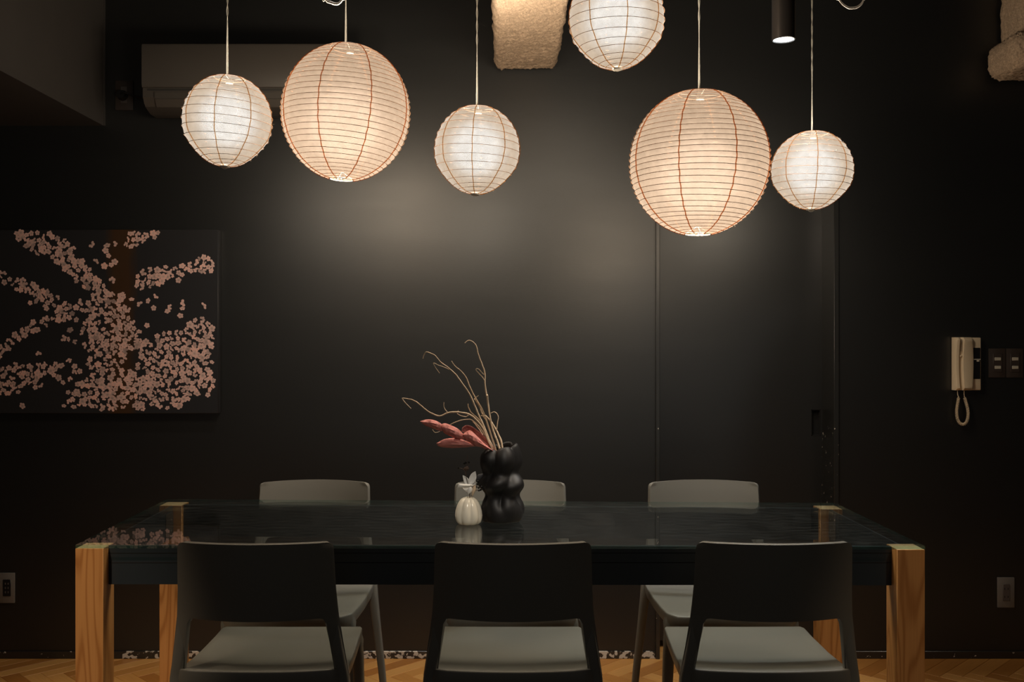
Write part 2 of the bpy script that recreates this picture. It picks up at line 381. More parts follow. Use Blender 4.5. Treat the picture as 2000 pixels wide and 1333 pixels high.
# floor: herringbone parquet
floor = empty('floor', (0, 0, 0)); tag(floor, 'orange oak herringbone parquet floor', kind='structure')
PL, PW, TH = 0.30, 0.061, 0.012
def plank_mesh(name):
    bm = bmesh.new(); box(bm, .0004, PL - .0004, .0004, PW - .0004, -TH, 0, 0.0012, 1)
    me = bpy.data.meshes.new(name); bm.to_mesh(me); bm.free()
    a = me.attributes.new('lc', 'FLOAT_VECTOR', 'POINT')
    for i, v in enumerate(me.vertices): a.data[i].vector = v.co
    me.materials.append(M['oak']); return me
pm = plank_mesh('plank')
c45 = math.sqrt(.5); Y0 = 3.705
verts, faces, tones, lcs = [], [], [], []
single = []
rows = range(-17, 4)
for m_ in rows:
    for k in range(-90, 90):
        for typ in (0, 1):
            if typ == 0: u, v, ang = k * PW + m_ * PL, k * PW - m_ * PL, 0
            else: u, v, ang = k * PW + m_ * PL, k * PW - m_ * PL, 1
            # H: origin (u,v) along +u ; V: x in [(k-1)W,kW] y from kW
            if typ == 0: cu, cv = u + PL / 2, v + PW / 2
            else: cu, cv = u - PW / 2, v + PL / 2
            X = (cu + cv) * c45; Y = (cv - cu) * c45 + Y0
            if X < XL - .1 or X > XR + .1 or Y < YB or Y > 4.5: continue
            rot = -45 if typ == 0 else 45
            ox, oy = (u, v) if typ == 0 else (u, v)
            OX = (ox + oy) * c45; OY = (oy - ox) * c45 + Y0
            if Y > 3.50 and abs((X) * F / max(Y, 1) - 15) < 1080 and Y < 4.15:
                single.append((OX, OY, rot))
            else:
                b0 = len(verts); cr, sr = math.cos(R(rot)), math.sin(R(rot)); tn = random.random()
                for vtx in pm.vertices:
                    x, y, z = vtx.co
                    verts.append((OX + x * cr - y * sr, OY + x * sr + y * cr, z)); tones.append(tn); lcs.append((x, y, z))
                for f in pm.polygons: faces.append([b0 + i for i in f.vertices])
print('single planks', len(single))
me = bpy.data.meshes.new('parquet_field'); me.from_pydata(verts, [], faces)
a = me.attributes.new('tone', 'FLOAT', 'POINT'); a.data.foreach_set('value', tones)
a = me.attributes.new('lc', 'FLOAT_VECTOR', 'POINT'); a.data.foreach_set('vector', [c for v in lcs for c in v])
me.materials.append(M['oak'])
o = bpy.data.objects.new('parquet_planks', me); COL.objects.link(o); o.parent = floor; o['kind'] = 'stuff'
for (x, y, r) in single:
    o = bpy.data.objects.new('plank', pm); COL.objects.link(o); o.parent = floor; o.location = (x, y, 0); o.rotation_euler = (0, 0, R(r))
bm = bmesh.new(); box(bm, XL, XR, YB, 4.6, -.05, -TH - .0005); finish('subfloor', bm, M['hole'], floor)

# ------------------------------------------------------------------ sprayed beams
def wool_block(name, label, x0, x1, y0, y1, z0, z1, rad, cat='insulated beam', res=0.0065, amp=0.0065, taper=None):
    bm = bmesh.new()
    # rounded box from subdivided cube
    nx, ny, nz = [max(3, int(round(d / res))) for d in (x1 - x0, y1 - y0, z1 - z0)]
    nz = min(nz, 16)
    def grid(fn, nu, nv):
        g = [[bm.verts.new(fn(i / nu, j / nv)) for j in range(nv + 1)] for i in range(nu + 1)]
        for i in range(nu):
            for j in range(nv): bm.faces.new((g[i][j], g[i + 1][j], g[i + 1][j + 1], g[i][j + 1]))
    X = lambda t: x0 + (x1 - x0) * t
    Yf = lambda t: y0 + (y1 - y0) * t
    Z = lambda t: z0 + (z1 - z0) * t
    grid(lambda a, b: (X(a), Yf(1 - b), z0), nx, ny)
    grid(lambda a, b: (X(a), Yf(b), z1), nx, ny)
    grid(lambda a, b: (X(a), y0, Z(b)), nx, nz)
    grid(lambda a, b: (X(1 - a), y1, Z(b)), nx, nz)
    grid(lambda a, b: (x0, Yf(1 - a), Z(b)), ny, nz)
    grid(lambda a, b: (x1, Yf(a), Z(b)), ny, nz)
    bmesh.ops.remove_doubles(bm, verts=bm.verts, dist=1e-5)
    for v in bm.verts:
        c = v.co
        q = Vector((min(max(c.x, x0 + rad), x1 - rad), min(max(c.y, y0 + rad), y1 - rad), min(max(c.z, z0 + rad), z1 - rad)))
        d = c - q
        if d.length > 1e-9: c2 = q + d.normalized() * rad
        else: c2 = c.copy()
        dn = d.normalized() if d.length > 1e-9 else Vector((0, 0, 1))
        f = noise.fractal(c * 75, 0.6, 2.2, 4) + 0.6 * noise.noise(c * 9)
        v.co = c2 + dn * f * amp
    o = finish(name, bm, M['wool'], None, smooth=True, angle=80)
    return tag(o, label, cat)
bl = P(967, 137, WY - .02); br = P(1087, 137, WY - .02)
wool_block('insulated_beam', 'fuzzy beige sprayed beam coming down between the lanterns, left of the topmost lantern', bl.x, br.x, 1.2, WY - .015, bl.z, CZ, .028)
q = P(1948, 148, 3.80); q2 = P(1978, 85, 3.80)
wool_block('insulated_pipe', 'rounded end of a beige sprayed pipe at the right edge of the picture', q.x, XR, 3.66, WY - .005, q.z, q2.z + .02, .055, 'insulated pipe')
wool_block('insulated_column', 'beige sprayed column stub above the rounded pipe end, top right', q2.x, q2.x + .34, 3.72, WY - .005, q2.z + .012, CZ, .03, 'insulated column')

# ------------------------------------------------------------------ air conditioner
ac = empty('air_conditioner', (-.9615, WY, 2.135)); tag(ac, 'wall mounted split air conditioner in shade behind the two left lanterns', 'air conditioner')
AW = .40
def extr(prof, xa, xb):
    bm = bmesh.new(); ring_loft(bm, [[Vector((x, y - WY, z - 2.135)) for y, z in prof] for x in (xa, xb)])
    bmesh.ops.recalc_face_normals(bm, faces=bm.faces); return bm
body = [(WY, 2.387), (3.712, 2.387), (3.702, 2.378), (3.702, 2.185), (3.728, 2.155), (3.78, 2.139), (3.85, 2.139), (WY, 2.155)]
finish('body', extr(body, -AW, AW), M['ac'], ac, True, angle=30)
fp = [(3.702, 2.385), (3.694, 2.383), (3.690, 2.375), (3.690, 2.228), (3.694, 2.221), (3.702, 2.220)]
finish('front_panel', extr(fp, -AW, AW), M['ac'], ac, True, angle=30)
finish('vent_slot', extr([(3.7005, 2.216), (3.6995, 2.216), (3.6995, 2.209), (3.7005, 2.209)], -AW + .02, AW - .02), M['ac_dark'], ac)
for (ya, za, yb, zb) in ((3.699, 2.203, 3.700, 2.182), (3.704, 2.178, 3.724, 2.153)):
    bm = extr([(ya - .001, za), (ya + .002, za + .001), (yb + .002, zb), (yb - .002, zb - .001)], -AW + .045, AW - .045)
    finish('louver', bm, M['ac'], ac)
for s in (-1, 1):
    bm = bmesh.new(); box(bm, s * (AW + .001) - .002, s * (AW + .001) + .002, -.20, 0, .03, .245, .001, 1)
    finish('end_cap', bm, M['ac'], ac, True)

# ------------------------------------------------------------------ wall plates
def plate(name, label, cat, px0, py0, px1, py1, mat, Yf=None, thick=.007, group=None):
    a = P(px0, py1, WY); b = P(px1, py0, WY)
    e = empty(name, ((a.x + b.x) / 2, WY, a.z)); tag(e, label, cat, group)
    w_, h = (b.x - a.x) / 2, b.z - a.z
    boxo('plate', mat, e, -w_, w_, -thick, 0, 0, h, .002, 2)
    return e, w_, h
e, w_, h = plate('wall_outlet', 'grey double wall outlet low on the wall, right of the table', 'outlet', 1947, 1128, 1980, 1187, M['plate_grey'])
boxo('insert', M['plate_mid'], e, -.014, .014, -.009, -.005, .028, .094, .001, 1)
for zc in (.076, .044):
    for s in (-.0065, .0065): boxo('slot', M['hole'], e, s - .0012, s + .0012, -.0095, -.0085, zc - .004, zc + .004, 0)
e, w_, h = plate('wall_outlet', 'grey wall outlet with dark sockets, cut by the left edge of the picture', 'outlet', -2, 1119, 30, 1178, M['plate_grey'])
boxo('insert', M['window'], e, -.013, .018, -.009, -.005, .028, .094, .001, 1)
for zc in (.078, .061, .044):
    for s in (-.003, .008): boxo('slot', M['plate_mid'], e, s - .0015, s + .0025, -.0100, -.0088, zc - .004, zc + .004, 0)
e, w_, h = plate('wall_outlet', 'dim brown outlet plate high on the wall beside the air conditioner, a plug in it', 'outlet', 226, 158, 261, 216, M['plate_brown'])
boxo('insert', M['plate_mid'], e, -.013, .013, -.009, -.005, .028, .094, .001, 1)
# plug + cable
pg = empty('power_plug', P(240, 187, WY - .008)); tag(pg, 'black round plug and cable of the air conditioner, in the high outlet', 'plug')
bm = bmesh.new(); bmesh.ops.create_cone(bm, cap_ends=True, segments=24, radius1=.021, radius2=.016, depth=.026, matrix=Matrix.Translation((0, -.014, 0)) @ Matrix.Rotation(R(90), 4, 'X'))
finish('plug_body', bm, M['plug'], pg, True)
bm = bmesh.new(); tube(bm, spline([(0, -.024, 0), (.02, -.034, .004), (.045, -.022, -.004), (.09, -.008, -.012), (.13, -.006, -.02)]), .0035); finish('cable', bm, M['plug'], pg, True)
for i, (px0, px1, lb) in enumerate(((1930, 1963, 'dark brown double switch plate next to the intercom phone'), (1964, 1997, 'dark brown double switch plate at the right edge of the picture'))):
    e, w_, h = plate('light_switch', lb, 'switch', px0, 681, px1, 738, M['plate_brown'])
    boxo('insert', M['plate_brown'], e, -.018, .018, -.009, -.005, .022, .096, .001, 1)
    for zc in (.0745, .041):
        t_ = boxo('switch_tab', M['tab'], e, -.0125, .0125, -.0108, -.0085, zc - .0062, zc + .0062, .0008, 1)
        t_['label'] = 'small cream switch tab'

# ------------------------------------------------------------------ intercom phone
ph = empty('intercom_phone', P(1883.5, 763, WY)); tag(ph, 'ivory wall intercom phone with coiled cord, left of the switches', 'phone')
def IX(px): return (px - 1883.5) * (WY - .03) / F
def IZ(py): return (763 - py) * (WY - .03) / F
boxo('base', M['ivory'], ph, IX(1871), IX(1909.5), -.030, 0, IZ(762), IZ(659), .004, 3)
wn = boxo('window_panel', M['window'], ph, IX(1892), IX(1907.5), -.0325, -.029, IZ(740), IZ(679), .0015, 1); wn['label'] = 'smoked dark name window'
boxo('strip', M['tab'], wn, IX(1893.5), IX(1907.5), -.0335, -.0322, IZ(702.5), IZ(700.7), 0)
boxo('button', M['tab'], wn, IX(1900), IX(1905), -.0345, -.0322, IZ(706), IZ(703), .0005, 1)
# handset: section lofted along z, concave grip
rings = []
nz = 22
for i in range(nz + 1):
    t_ = i / nz; z = IZ(762) + (IZ(658.5) - IZ(762)) * t_
    e_ = min(1, min(t_, 1 - t_) / .04); e_ = math.sqrt(max(0, 1 - (1 - e_) ** 2)) * .25 + .75 * (1 if e_ > 0 else 1)
    bow = 4 * t_ * (1 - t_)
    xr = IX(1889 + 4.5 * bow) ; xl = IX(1857.5)
    d = (.052 - .012 * bow) * e_
    ring = [(xl, -.004), (xl, -d * .86), (xl + .003, -d * .98), (IX(1863.5), -d), (IX(1866), -d * .72), (IX(1870), -d * .72), (IX(1872.5), -d), (xr - .006, -d), (xr - .001, -d * .92), (xr, -.026), (xr, -.004)]
    rings.append([Vector((x, y, z)) for x, y in ring])
bm = bmesh.new(); ring_loft(bm, rings); bmesh.ops.recalc_face_normals(bm, faces=bm.faces)
hs = finish('handset', bm, M['ivory'], ph, True, angle=50)
bm = bmesh.new(); tube(bm, [(IX(1867.5), -.045, IZ(662)), (IX(1867.5), -.041, IZ(686))], [.0012, .0012], 6); finish('hook_slot', bm, M['plate_brown'], hs)
bm = bmesh.new(); bmesh.ops.create_uvsphere(bm, u_segments=10, v_segments=8, radius=.0045, matrix=Matrix.Translation((IX(1868.2), -.036, IZ(695)))); finish('knob', bm, M['ivory'], hs, True)
# coiled cord
path = [(1864, 760), (1864.5, 770), (1866, 777), (1864, 790), (1862.5, 803), (1863.5, 816), (1867.5, 825), (1874, 829), (1880.5, 826), (1884.5, 815), (1884.5, 802), (1881.5, 789), (1878.5, 778), (1877, 770), (1877, 760)]
pp = spline([Vector((IX(a), -.026, IZ(b))) for a, b in path], 14)
L_ = [0]
for a, b in zip(pp, pp[1:]): L_.append(L_[-1] + (b - a).length)
tot = L_[-1]; pts = []; N = 1500; pitch = .0050
def at_len(s):
    for i in range(len(L_) - 1):
        if s <= L_[i + 1]:
            t_ = (s - L_[i]) / max(1e-9, L_[i + 1] - L_[i]); return pp[i].lerp(pp[i + 1], t_), (pp[i + 1] - pp[i]).normalized()
    return pp[-1], (pp[-1] - pp[-2]).normalized()
for i in range(N + 1):
    s = tot * i / N; p, tn = at_len(s)
    e_ = min(1, max(0, (min(s, tot - s) - .030) / .006)); rr = .0002 + .0048 * e_
    n1 = Vector((0, 1, 0)); n2 = tn.cross(n1).normalized(); ang = 2 * math.pi * s / pitch
    pts.append(p + n1 * math.cos(ang) * rr + n2 * math.sin(ang) * rr)
bm = bmesh.new(); tube(bm, pts, .0015, 5); finish('coiled_cord', bm, M['ivory'], ph, True)

# ------------------------------------------------------------------ painting
PY = WY - .032
pr = P(427, 449, PY); pb = P(427, 808, PY)
pxl = pr.x - 1.25
pa = empty('painting', (pr.x - .625, WY - .004, pb.z)); tag(pa, 'wide dark canvas of pink cherry blossom branches on the left wall', 'painting')
hh = pr.z - pb.z
m, nt, b = newmat('painted_dark_canvas'); L = nt.links.new
tc = nd(nt, 'ShaderNodeTexCoord'); sx = nd(nt, 'ShaderNodeSeparateXYZ'); L(tc.outputs['Object'], sx.inputs[0])
nn = nd(nt, 'ShaderNodeTexNoise'); nn.inputs['Scale'].default_value = 6; nn.inputs['Detail'].default_value = 5; mp = nd(nt, 'ShaderNodeMapping'); mp.inputs['Scale'].default_value = (4, 1, 1); L(tc.outputs['Object'], mp.inputs[0]); L(mp.outputs[0], nn.inputs['Vector'])
tx = (238 - CX) * PY / F - pa.location.x
dx = mth(nt, 'ABSOLUTE', mth(nt, 'SUBTRACT', mth(nt, 'ADD', sx.outputs[0], mth(nt, 'MULTIPLY', nn.outputs['Fac'], .05)), tx + .025))
tr = mth(nt, 'SUBTRACT', 1.0, mth(nt, 'DIVIDE', mth(nt, 'SUBTRACT', dx, .03), .035), True)
mx = nd(nt, 'ShaderNodeMix', data_type='RGBA'); L(tr, mx.inputs['Factor']); mx.inputs['A'].default_value = (.022, .022, .025, 1); mx.inputs['B'].default_value = (.055, .026, .010, 1)
L(mx.outputs['Result'], b.inputs['Base Color']); b.inputs['Roughness'].default_value = .45
M['canvas'] = m
boxo('canvas', m, pa, -.625, .625, -.032, 0, 0, hh, .002, 1)
m, nt, b = newmat('blossom_pink_paint'); L = nt.links.new
at = nd(nt, 'ShaderNodeAttribute', attribute_name='tone'); cr = nd(nt, 'ShaderNodeValToRGB'); L(at.outputs['Fac'], cr.inputs[0])
cr.color_ramp.elements[0].color = (.38, .27, .25, 1); cr.color_ramp.elements[1].color = (.97, .56, .46, 1)
e = cr.color_ramp.elements.new(.35); e.color = (.70, .47, .42, 1); e = cr.color_ramp.elements.new(.7); e.color = (.88, .56, .50, 1)
L(cr.outputs[0], b.inputs['Base Color']); b.inputs['Roughness'].default_value = .6
M['blossom'] = m
rng = random.Random(3); pts = []
def ok(x, y, d): return all((x - a) ** 2 + (y - c) ** 2 > d * d for a, c in pts)
def put(x, y, d):
    if x < -170 or x > 420 or y < 455 or y > 802: return
    if ok(x, y, d): pts.append((x, y))
def stroke(ps, n, d=7.5):
    for i in range(n):
        t_ = rng.random() * (len(ps) - 1); k = min(int(t_), len(ps) - 2); f = t_ - k
        x = ps[k][0] + (ps[k + 1][0] - ps[k][0]) * f; y = ps[k][1] + (ps[k + 1][1] - ps[k][1]) * f; w_ = ps[k][2] + (ps[k + 1][2] - ps[k][2]) * f
        a = rng.random() * 6.283; r_ = w_ * math.sqrt(rng.random())
        put(x + math.cos(a) * r_, y + math.sin(a) * r_, d)
def blob(cx, cy, rx, ry, n, d=7.5, off=0):
    for i in range(n):
        a = rng.random() * 6.283; r_ = math.sqrt(rng.random())
        put(cx + math.cos(a) * r_ * rx, cy + math.sin(a) * r_ * ry, d)
stroke([(38, 458, 8), (62, 470, 18), (105, 480, 24), (135, 505, 22), (160, 535, 20), (185, 560, 16), (200, 580, 16)], 420)
stroke([(-10, 532, 8), (30, 555, 12), (65, 565, 13), (95, 590, 15), (130, 600, 17), (175, 600, 8)], 170)
stroke([(-5, 690, 8), (20, 672, 8), (50, 648, 8), (80, 630, 11), (110, 622, 8), (140, 612, 8)], 130)
stroke([(255, 478, 10), (265, 462, 14), (290, 458, 14), (318, 452, 4)], 70)
stroke([(268, 565, 8), (285, 545, 16), (305, 540, 20), (330, 538, 18), (360, 530, 12), (385, 518, 10), (405, 515, 18), (418, 530, 10)], 210)
blob(215, 600, 38, 30, 110); blob(215, 640, 52, 32, 190); blob(205, 690, 45, 40, 100)
blob(240, 672, 45, 25, 60); blob(345, 690, 72, 42, 420); blob(390, 650, 32, 28, 90); blob(335, 740, 88, 42, 420); blob(290, 770, 90, 30, 150)
blob(215, 760, 65, 42, 260); blob(175, 775, 45, 22, 70); blob(400, 730, 24, 45, 70)
blob(30, 735, 48, 24, 110); blob(20, 760, 22, 12, 20); blob(90, 722, 28, 14, 30); blob(128, 725, 26, 24, 22, 10); blob(155, 715, 18, 30, 14, 10)
blob(-90, 640, 70, 120, 200)
for (x, y) in ((180, 478), (210, 480), (207, 490), (213, 500), (224, 477), (225, 512), (205, 520), (218, 518), (188, 512), (220, 548), (60, 592), (92, 603), (45, 793), (77, 693), (328, 608), (333, 600), (301, 602), (398, 598), (360, 592), (357, 603), (353, 617), (288, 636), (273, 648), (150, 625), (138, 645), (125, 661), (135, 663), (148, 668), (160, 650), (176, 650), (250, 605), (240, 575), (258, 585), (275, 595), (290, 588), (306, 578), (295, 560), (126, 793), (325, 797), (350, 793), (306, 788), (145, 795), (230, 800), (70, 757), (80, 752)):
    put(x, y, 5)
V, Fc, T = [], [], []
S_ = PY / F
for (x, y) in pts:
    cxm = (x - CX) * S_ - pa.location.x; czm = HC - (y - CY) * S_ - pb.z
    r0 = rng.uniform(5.0, 7.8) * S_; a0 = rng.random() * 6.28; tn = min(1, max(0, rng.gauss(.48, .2))); yy = -.0325 - rng.random() * .0012
    sq = rng.uniform(.6, 1); ax = rng.random() * 6.28
    npt = rng.choice((3, 4, 5, 5, 5))
    for p in range(npt):
        am = a0 + p * 6.283 / 5; b0 = len(V)
        loop = [(0, 0), (.55, -.42), (.9, -.30), (1.0, 0), (.9, .30), (.55, .42)]
        for (u, v) in loop:
            X_ = (math.cos(am) * u - math.sin(am) * v) * r0; Z_ = (math.sin(am) * u + math.cos(am) * v) * r0
            c_, s_ = math.cos(ax), math.sin(ax); a_, b_ = X_ * c_ + Z_ * s_, (-X_ * s_ + Z_ * c_) * sq
            V.append((cxm + a_ * c_ - b_ * s_, yy - .0002 * (p % 2), czm + a_ * s_ + b_ * c_)); T.append(min(1, max(0, tn + (-.42 if u == 0 else .06) + rng.uniform(-.1, .1))))
        Fc.append([b0 + i for i in range(6)])
me = bpy.data.meshes.new('painted_blossoms'); me.from_pydata(V, [], Fc); a = me.attributes.new('tone', 'FLOAT', 'POINT'); a.data.foreach_set('value', T)
o = mkobj('painted_blossoms', me, M['blossom'], pa); o['kind'] = 'stuff'
print('blossoms', len(pts))

# ------------------------------------------------------------------ dining table
S1 = 763.5; D1 = F / S1; ZT = .7455; LW = .0711
TXL, TXR = (147 - CX) / S1, (1806.5 - CX) / S1; TYF, TYR = D1, 3.1986
def tz(x, y):
    u = (x - TXL) / (TXR - TXL); v = (y - TYF) / (TYR - TYF)
    return (0 * (1 - u) + -.0026 * u) * (1 - v) + (.0067 * (1 - u) + -.0058 * u) * v
GT = .0085
tb = empty('dining_table', ((TXL + TXR) / 2, (TYF + TYR) / 2, 0)); tag(tb, 'long dining table with a clear glass top on square pine legs', 'table')
to = tb.location.copy()
m = glass_mat('green_glass_edge', (.62, .80, .76)); _e = m.node_tree
for _n in _e.nodes:
    if _n.type == 'BSDF_DIFFUSE': _n.inputs[0].default_value = (.03, .30, .22, 1)
    if _n.type == 'MAP_RANGE': _n.inputs[3].default_value = .0; _n.inputs[4].default_value = .16
M['glass_edge'] = m
bm = bmesh.new(); nx = 12; ny = 4
def gp(i, j, top): 
    x = TXL + (TXR - TXL) * i / nx; y = TYF + (TYR - TYF) * j / ny
    return Vector((x, y, (ZT if top else ZT - GT) + tz(x, y))) - to
gt_ = [[bm.verts.new(gp(i, j, 1)) for j in range(ny + 1)] for i in range(nx + 1)]
gb_ = [[bm.verts.new(gp(i, j, 0)) for j in range(ny + 1)] for i in range(nx + 1)]
for i in range(nx):
    for j in range(ny):
        bm.faces.new((gt_[i][j], gt_[i + 1][j], gt_[i + 1][j + 1], gt_[i][j + 1])); bm.faces.new((gb_[i][j], gb_[i][j + 1], gb_[i + 1][j + 1], gb_[i + 1][j]))
def ef(a, b, c, d): f = bm.faces.new((a, b, c, d)); f.material_index = 1
for i in range(nx):
    ef(gb_[i][0], gb_[i + 1][0], gt_[i + 1][0], gt_[i][0]); ef(gb_[i + 1][ny], gb_[i][ny], gt_[i][ny], gt_[i + 1][ny])
for j in range(ny):
    ef(gb_[0][j + 1], gb_[0][j], gt_[0][j], gt_[0][j + 1]); ef(gb_[nx][j], gb_[nx][j + 1], gt_[nx][j + 1], gt_[nx][j])
g = finish('glass_top', bm, M['glass'], tb); g.data.materials.append(M['glass_edge']); g['label'] = 'clear glass sheet with green edge'
for x0 in (TXL, TXR - LW):
    for y0 in (TYF, TYR - LW):
        zt = ZT - GT + tz(x0 + LW / 2, y0 + LW / 2) - .0006
        o = boxo('leg', M['leg'], tb, x0 - to.x, x0 + LW - to.x, y0 - to.y, y0 + LW - to.y, 0, zt, .0012, 1)
        o.data.materials.append(M['end_grain'])
        for f in o.data.polygons:
            if f.normal.z > .9: f.material_index = 1
IN = .036; AH = .100; AT = .018
def rail(x0, x1, y0, y1, grooves):
    bm = bmesh.new()
    zs = [1, 0]
    v = []
    for (x, y) in ((x0, y0), (x1, y0), (x1, y1), (x0, y1)):
        zt = ZT - GT + tz(x, y) - .0012
        v.append((Vector((x, y, zt - AH)) - to, Vector((x, y, zt)) - to))
    vb = [bm.verts.new(a[0]) for a in v]; vt = [bm.verts.new(a[1]) for a in v]
    bm.faces.new(vt); bm.faces.new(list(reversed(vb)))
    for i in range(4): j = (i + 1) % 4; bm.faces.new((vb[i], vb[j], vt[j], vt[i]))
    o = finish('rail', bm, M['apron'], tb)
    if grooves:
        for dz in (.018, .043):
            bm = bmesh.new(); zt = ZT - GT - .001 - dz
            box(bm, x0 - to.x, x1 - to.x, y0 - .0008 - to.y, y0 + .001 - to.y, zt - .0018, zt); finish('groove', bm, M['groove'], o)
    return o
rail(TXL + LW - .001, TXR - LW + .001, TYF + IN, TYF + IN + AT, True)
rail(TXL + LW - .001, TXR - LW + .001, TYR - IN - AT, TYR - IN, False)
rail(TXL + IN, TXL + IN + .006, TYF + LW - .001, TYR - LW + .001, False)
rail(TXR - IN - .006, TXR - IN, TYF + LW - .001, TYR - LW + .001, False)
for sg, xi in ((-1, TXR - IN - .006), (1, TXL + IN + .006)):
    xa, xb = sorted((xi + sg * .0004, xi + sg * .0030))
    bk = boxo('bracket', M['bracket'], tb, xa - to.x, xb - to.x, TYR - LW - .066 - to.y, TYR - LW - .001 - to.y, ZT - GT - AH + .006, ZT - GT - .012, .0005, 1)
    for z in (ZT - GT - .035, ZT - GT - .07):
        bm = bmesh.new(); bmesh.ops.create_cone(bm, cap_ends=True, segments=10, radius1=.0032, radius2=.0032, depth=.002, matrix=Matrix.Translation((xi + sg * .0040 - to.x, TYR - LW - .022 - to.y, z)) @ Matrix.Rotation(R(90), 4, 'Y')); finish('screw', bm, M['screw'], bk, True)

# ------------------------------------------------------------------ chairs
WT = [(.0, .2195), (.446, .2195), (.50, .210), (.56, .200), (.60, .194), (.66, .189), (.786, .1845)]
YT = [(.446, .044), (.60, .026), (.70, .010), (.786, .0)]
def chair_proto():
    root = empty('dining_chair', (0, 0, 0))
    ZTOP, ZO, RC, ROP = .785, .600, .016, .016
    def bend(x, wv, z):
        k = min(1, max(0, (z - .45) / .12)); return -.050 * (1 - (x / wv) ** 2) * k
    def pos(x, z, wv): return (x, lerp_tab(YT, z) + bend(x, wv, z), z + .0035 * (1 - (x / wv) ** 2) * max(0, (z - .7) / .085))
    bm = bmesh.new()
    zs_low = [.45 + (ZO - ROP - .45) * i / 8 for i in range(9)]
    zs_up = [ZO - ROP, ZO - .006, ZO, .615, .64, .67, .70, .73, .755, .764, .770, .775, .779, .7815, .7835, .7846, .785]
    def wout(z):
        w_ = lerp_tab(WT, z)
        if z > ZTOP - RC: dz = z - (ZTOP - RC); w_ = w_ - RC + math.sqrt(max(0, RC * RC - dz * dz))
        return w_
    wi0 = wout(ZO) - .028
    def win(z): return wi0 if z >= ZO - ROP else wout(z) - .028 - .001
    ns = 4
    strips = {}
    allz = zs_low[:-1] + zs_up
    for s in (-1, 1):
        st = []
        for z in allz:
            wo, wi = wout(z), (wi0 if z >= ZO - ROP else win(z))
            if z < ZO - ROP: wi = min(wi0 + (ZO - ROP - z) * .14, wo - .024)
            st.append([bm.verts.new(pos(s * (wi + (wo - wi) * i / ns), z, max(wo, .18))) for i in range(ns + 1)])
        for a, b_ in zip(st, st[1:]):
            for i in range(ns):
                f = (a[i], a[i + 1], b_[i + 1], b_[i]); bm.faces.new(f if s > 0 else tuple(reversed(f)))
        strips[s] = st
    base = len(zs_low) - 1
    nc = 30; cols = []
    for c in range(nc + 1):
        x = -wi0 + 2 * wi0 * c / nc
        # cluster near ends for the rounded corner
        tt = c / nc * 2 - 1; x = wi0 * (math.sin(tt * math.pi / 2) * .35 + tt * .65)
        if c == 0: cols.append([r[0] for r in strips[-1][base:]]); continue
        if c == nc: cols.append([r[0] for r in strips[1][base:]]); continue
        d = max(0, abs(x) - (wi0 - ROP)); zb = ZO - ROP + math.sqrt(max(0, ROP ** 2 - d ** 2))
        col = []
        for z in zs_up:
            zz = zb + (z - zs_up[0]) * (ZTOP - zb) / (ZTOP - zs_up[0])
            # keep the top rounding rows aligned
            if z > .75: zz = max(zz, z)
            col.append(bm.verts.new(pos(x, zz, max(wout(min(zz, .76)), .18))))
        cols.append(col)
    for a, b_ in zip(cols, cols[1:]):
        for i in range(len(a) - 1): bm.faces.new((a[i], b_[i], b_[i + 1], a[i + 1]))
    bmesh.ops.recalc_face_normals(bm, faces=bm.faces)
    o = finish('backrest', bm, M['chair'], root, True, angle=60)
    md = o.modifiers.new('t', 'SOLIDIFY'); md.thickness = .013; md.offset = 0
    md = o.modifiers.new('b', 'BEVEL'); md.width = .004; md.segments = 3; md.limit_method = 'ANGLE'; md.angle_limit = R(50)
    # seat
    YS0, YS1 = .018, .433
    bm = bmesh.new(); nu, nv = 24, 30
    def half(y): return .207 + (.193 - .207) * (y - YS0) / (YS1 - YS0)
    def zt_(x, y):
        z = lerp_tab([(0, .474), (.018, .472), (.045, .466), (.078, .4545), (.088, .4525), (.22, .450), (.34, .4545), (.40, .459), (.42, .4575), (.433, .452)], y)
        return z - .007 * (1 - (x / .2) ** 2) * min(1, max(0, (.43 - y) / .1))
    def ring(inset, dz, bottom=False):
        # rounded rectangle outline param
        out = []
        rc = .022
        for k in range(72):
            out.append(k)
        return out
    g = []
    for j in range(nv + 1):
        y = YS0 + (YS1 - YS0) * j / nv; row = []
        for i in range(nu + 1):
            u = i / nu * 2 - 1; h_ = half(y)
            e_ = 0
            if j > nv - 3 or j < 3:
                dy = ((YS1 - y) if j > nv - 3 else (y - YS0)); rc = .03; e_ = rc - math.sqrt(max(0, rc * rc - max(0, rc - dy) ** 2))
            x = u * (h_ - e_)
            row.append(Vector((x, y, zt_(x, y))))
        g.append(row)
    gv = [[bm.verts.new(p) for p in row] for row in g]
    for j in range(nv):
        for i in range(nu): bm.faces.new((gv[j][i], gv[j][i + 1], gv[j + 1][i + 1], gv[j + 1][i]))
    loop = [(j, 0) for j in range(nv)] + [(nv, i) for i in range(nu)] + [(j, nu) for j in range(nv, 0, -1)] + [(0, i) for i in range(nu, 0, -1)]
    prev = [gv[j][i] for j, i in loop]
    cen = Vector((0, .225, 0))
    for (out, dz) in ((.0022, -.001), (.0032, -.0045), (.003, -.022), (.000, -.036), (-.010, -.038), (-.012, -.020)):
        cur = []
        for (j, i) in loop:
            p = g[j][i]; d = Vector((p.x, 0, 0)).normalized() if i in (0, nu) else Vector((0, 0, 0))
            if j == nv: d = d + Vector((0, 1, 0))
            if j == 0: d = d + Vector((0, -1, 0))
            d.normalize()
            zz = min(p.z, .458 if j > 4 else p.z)
            q_ = p + d * out; q_.z = p.z + dz if dz > -.01 else min(p.z, .462) + dz
            cur.append(bm.verts.new(q_))
        for a in range(len(prev)):
            b_ = (a + 1) % len(prev); bm.faces.new((prev[b_], prev[a], cur[a], cur[b_]))
        prev = cur
    bm.faces.new(list(reversed(prev)))
